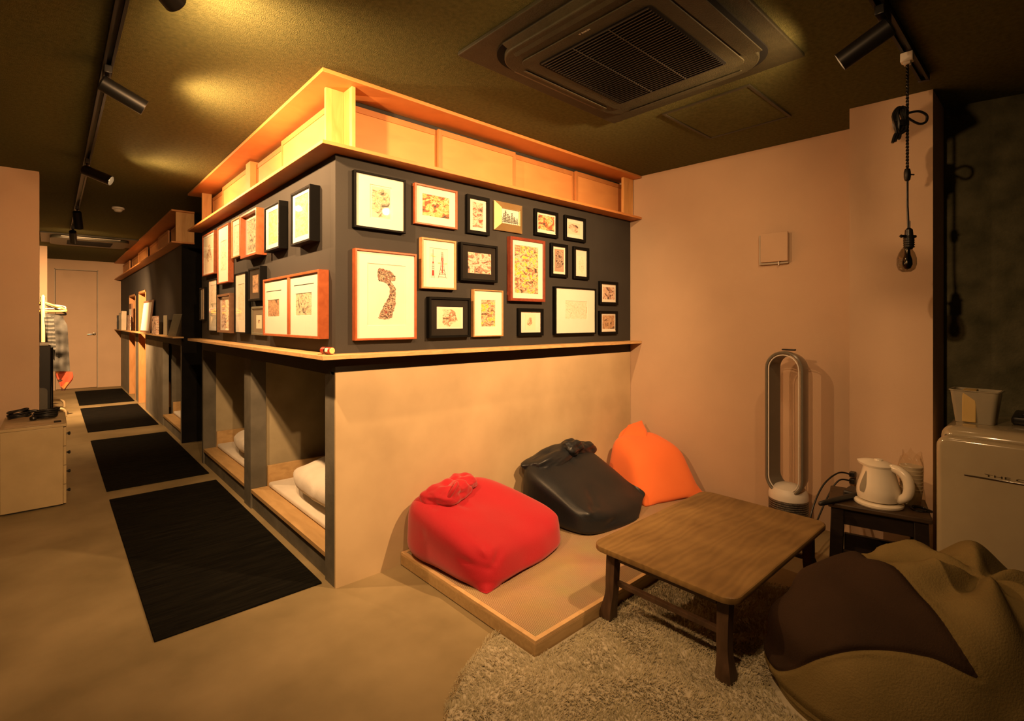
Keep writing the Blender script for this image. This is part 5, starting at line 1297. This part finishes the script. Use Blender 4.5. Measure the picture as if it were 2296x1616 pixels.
mb.box(-.030, -.012, -.42, .42, 0, .43, bev=.003); mb.v = tilt(mb.v); mb.build('frame', M['frame_brown'], t, local=True)
mb = MB(); mb.box(-.0325, -.0305, -.375, .375, .03, .40); mb.v = tilt(mb.v); mb.build('board', M['mat_cream'], t, local=True)
book('small dark box frame with pinkish print standing on the far ledge', 4.95, .34, .215, print_mat(302, (.7, .5, .35), PR['pink']['cols'], 14, .5), dx=.03, name='framed_card')
book('grey card standing on the far ledge near its front end', 4.45, .22, .22, bk('card_grey', (.30, .28, .20)), dx=.006, x=-.05, name='card')
mb = MB(); mb.add([(-.085, 4.02, ZL+.0004), (-.02, 3.98, ZL+.0004), (.0-.006, 3.72, ZL+.225), (-.07, 3.78, ZL+.225), (-.085, 4.022, ZL+.0024), (-.02, 3.982, ZL+.0024), (-.006, 3.722, ZL+.227), (-.07, 3.782, ZL+.227)], [(3, 2, 1, 0), (4, 5, 6, 7), (0, 1, 5, 4), (1, 2, 6, 5), (2, 3, 7, 6), (3, 0, 4, 7)])
tag(mb.build('open_leaflet', bk('leaflet', (.26, .25, .19))), 'pale open leaflet tilting at the front end of the far ledge', 'leaflet')
mb = MB(); mb.box(-.05, .04, 3.745, 3.80, SH+.0005, SH+.10, bev=.006)
tag(mb.build('black_box', M['black_plastic']), 'small black box on the near end of the far upper shelf', 'box')
# ================================================================== light, camera, view
for o in list(bpy.data.objects):
    if '_o' in o: del o['_o']
    if 'pw' in o: del o['pw']
w = bpy.data.worlds.new('world'); scene.world = w; w.use_nodes = True
w.node_tree.nodes['Background'].inputs['Color'].default_value = (1, .66, .36, 1)
w.node_tree.nodes['Background'].inputs['Strength'].default_value = .012
cam = bpy.data.cameras.new('camera'); co = bpy.data.objects.new('camera', cam); COL.objects.link(co); scene.camera = co
cam.sensor_fit = 'HORIZONTAL'; cam.sensor_width = 36; cam.lens = 36*1131/2296; cam.shift_y = -89/2296; cam.clip_start = .02
th = math.radians(47.655)
co.location = CAM; co.rotation_euler = (PI/2, 0, -(PI/2-math.atan2(math.sin(th), math.cos(th))))
vs_ = scene.view_settings; vs_.view_transform = 'Standard'; vs_.look = 'None'; vs_.exposure = 0; vs_.gamma = 1; vs_.use_curve_mapping = False
scene.cycles.use_denoising = True
scene.cycles.max_bounces = 8; scene.cycles.diffuse_bounces = 5; scene.cycles.transparent_max_bounces = 16
scene.cycles.sample_clamp_indirect = 4; scene.cycles.caustics_reflective = False; scene.cycles.caustics_refractive = False
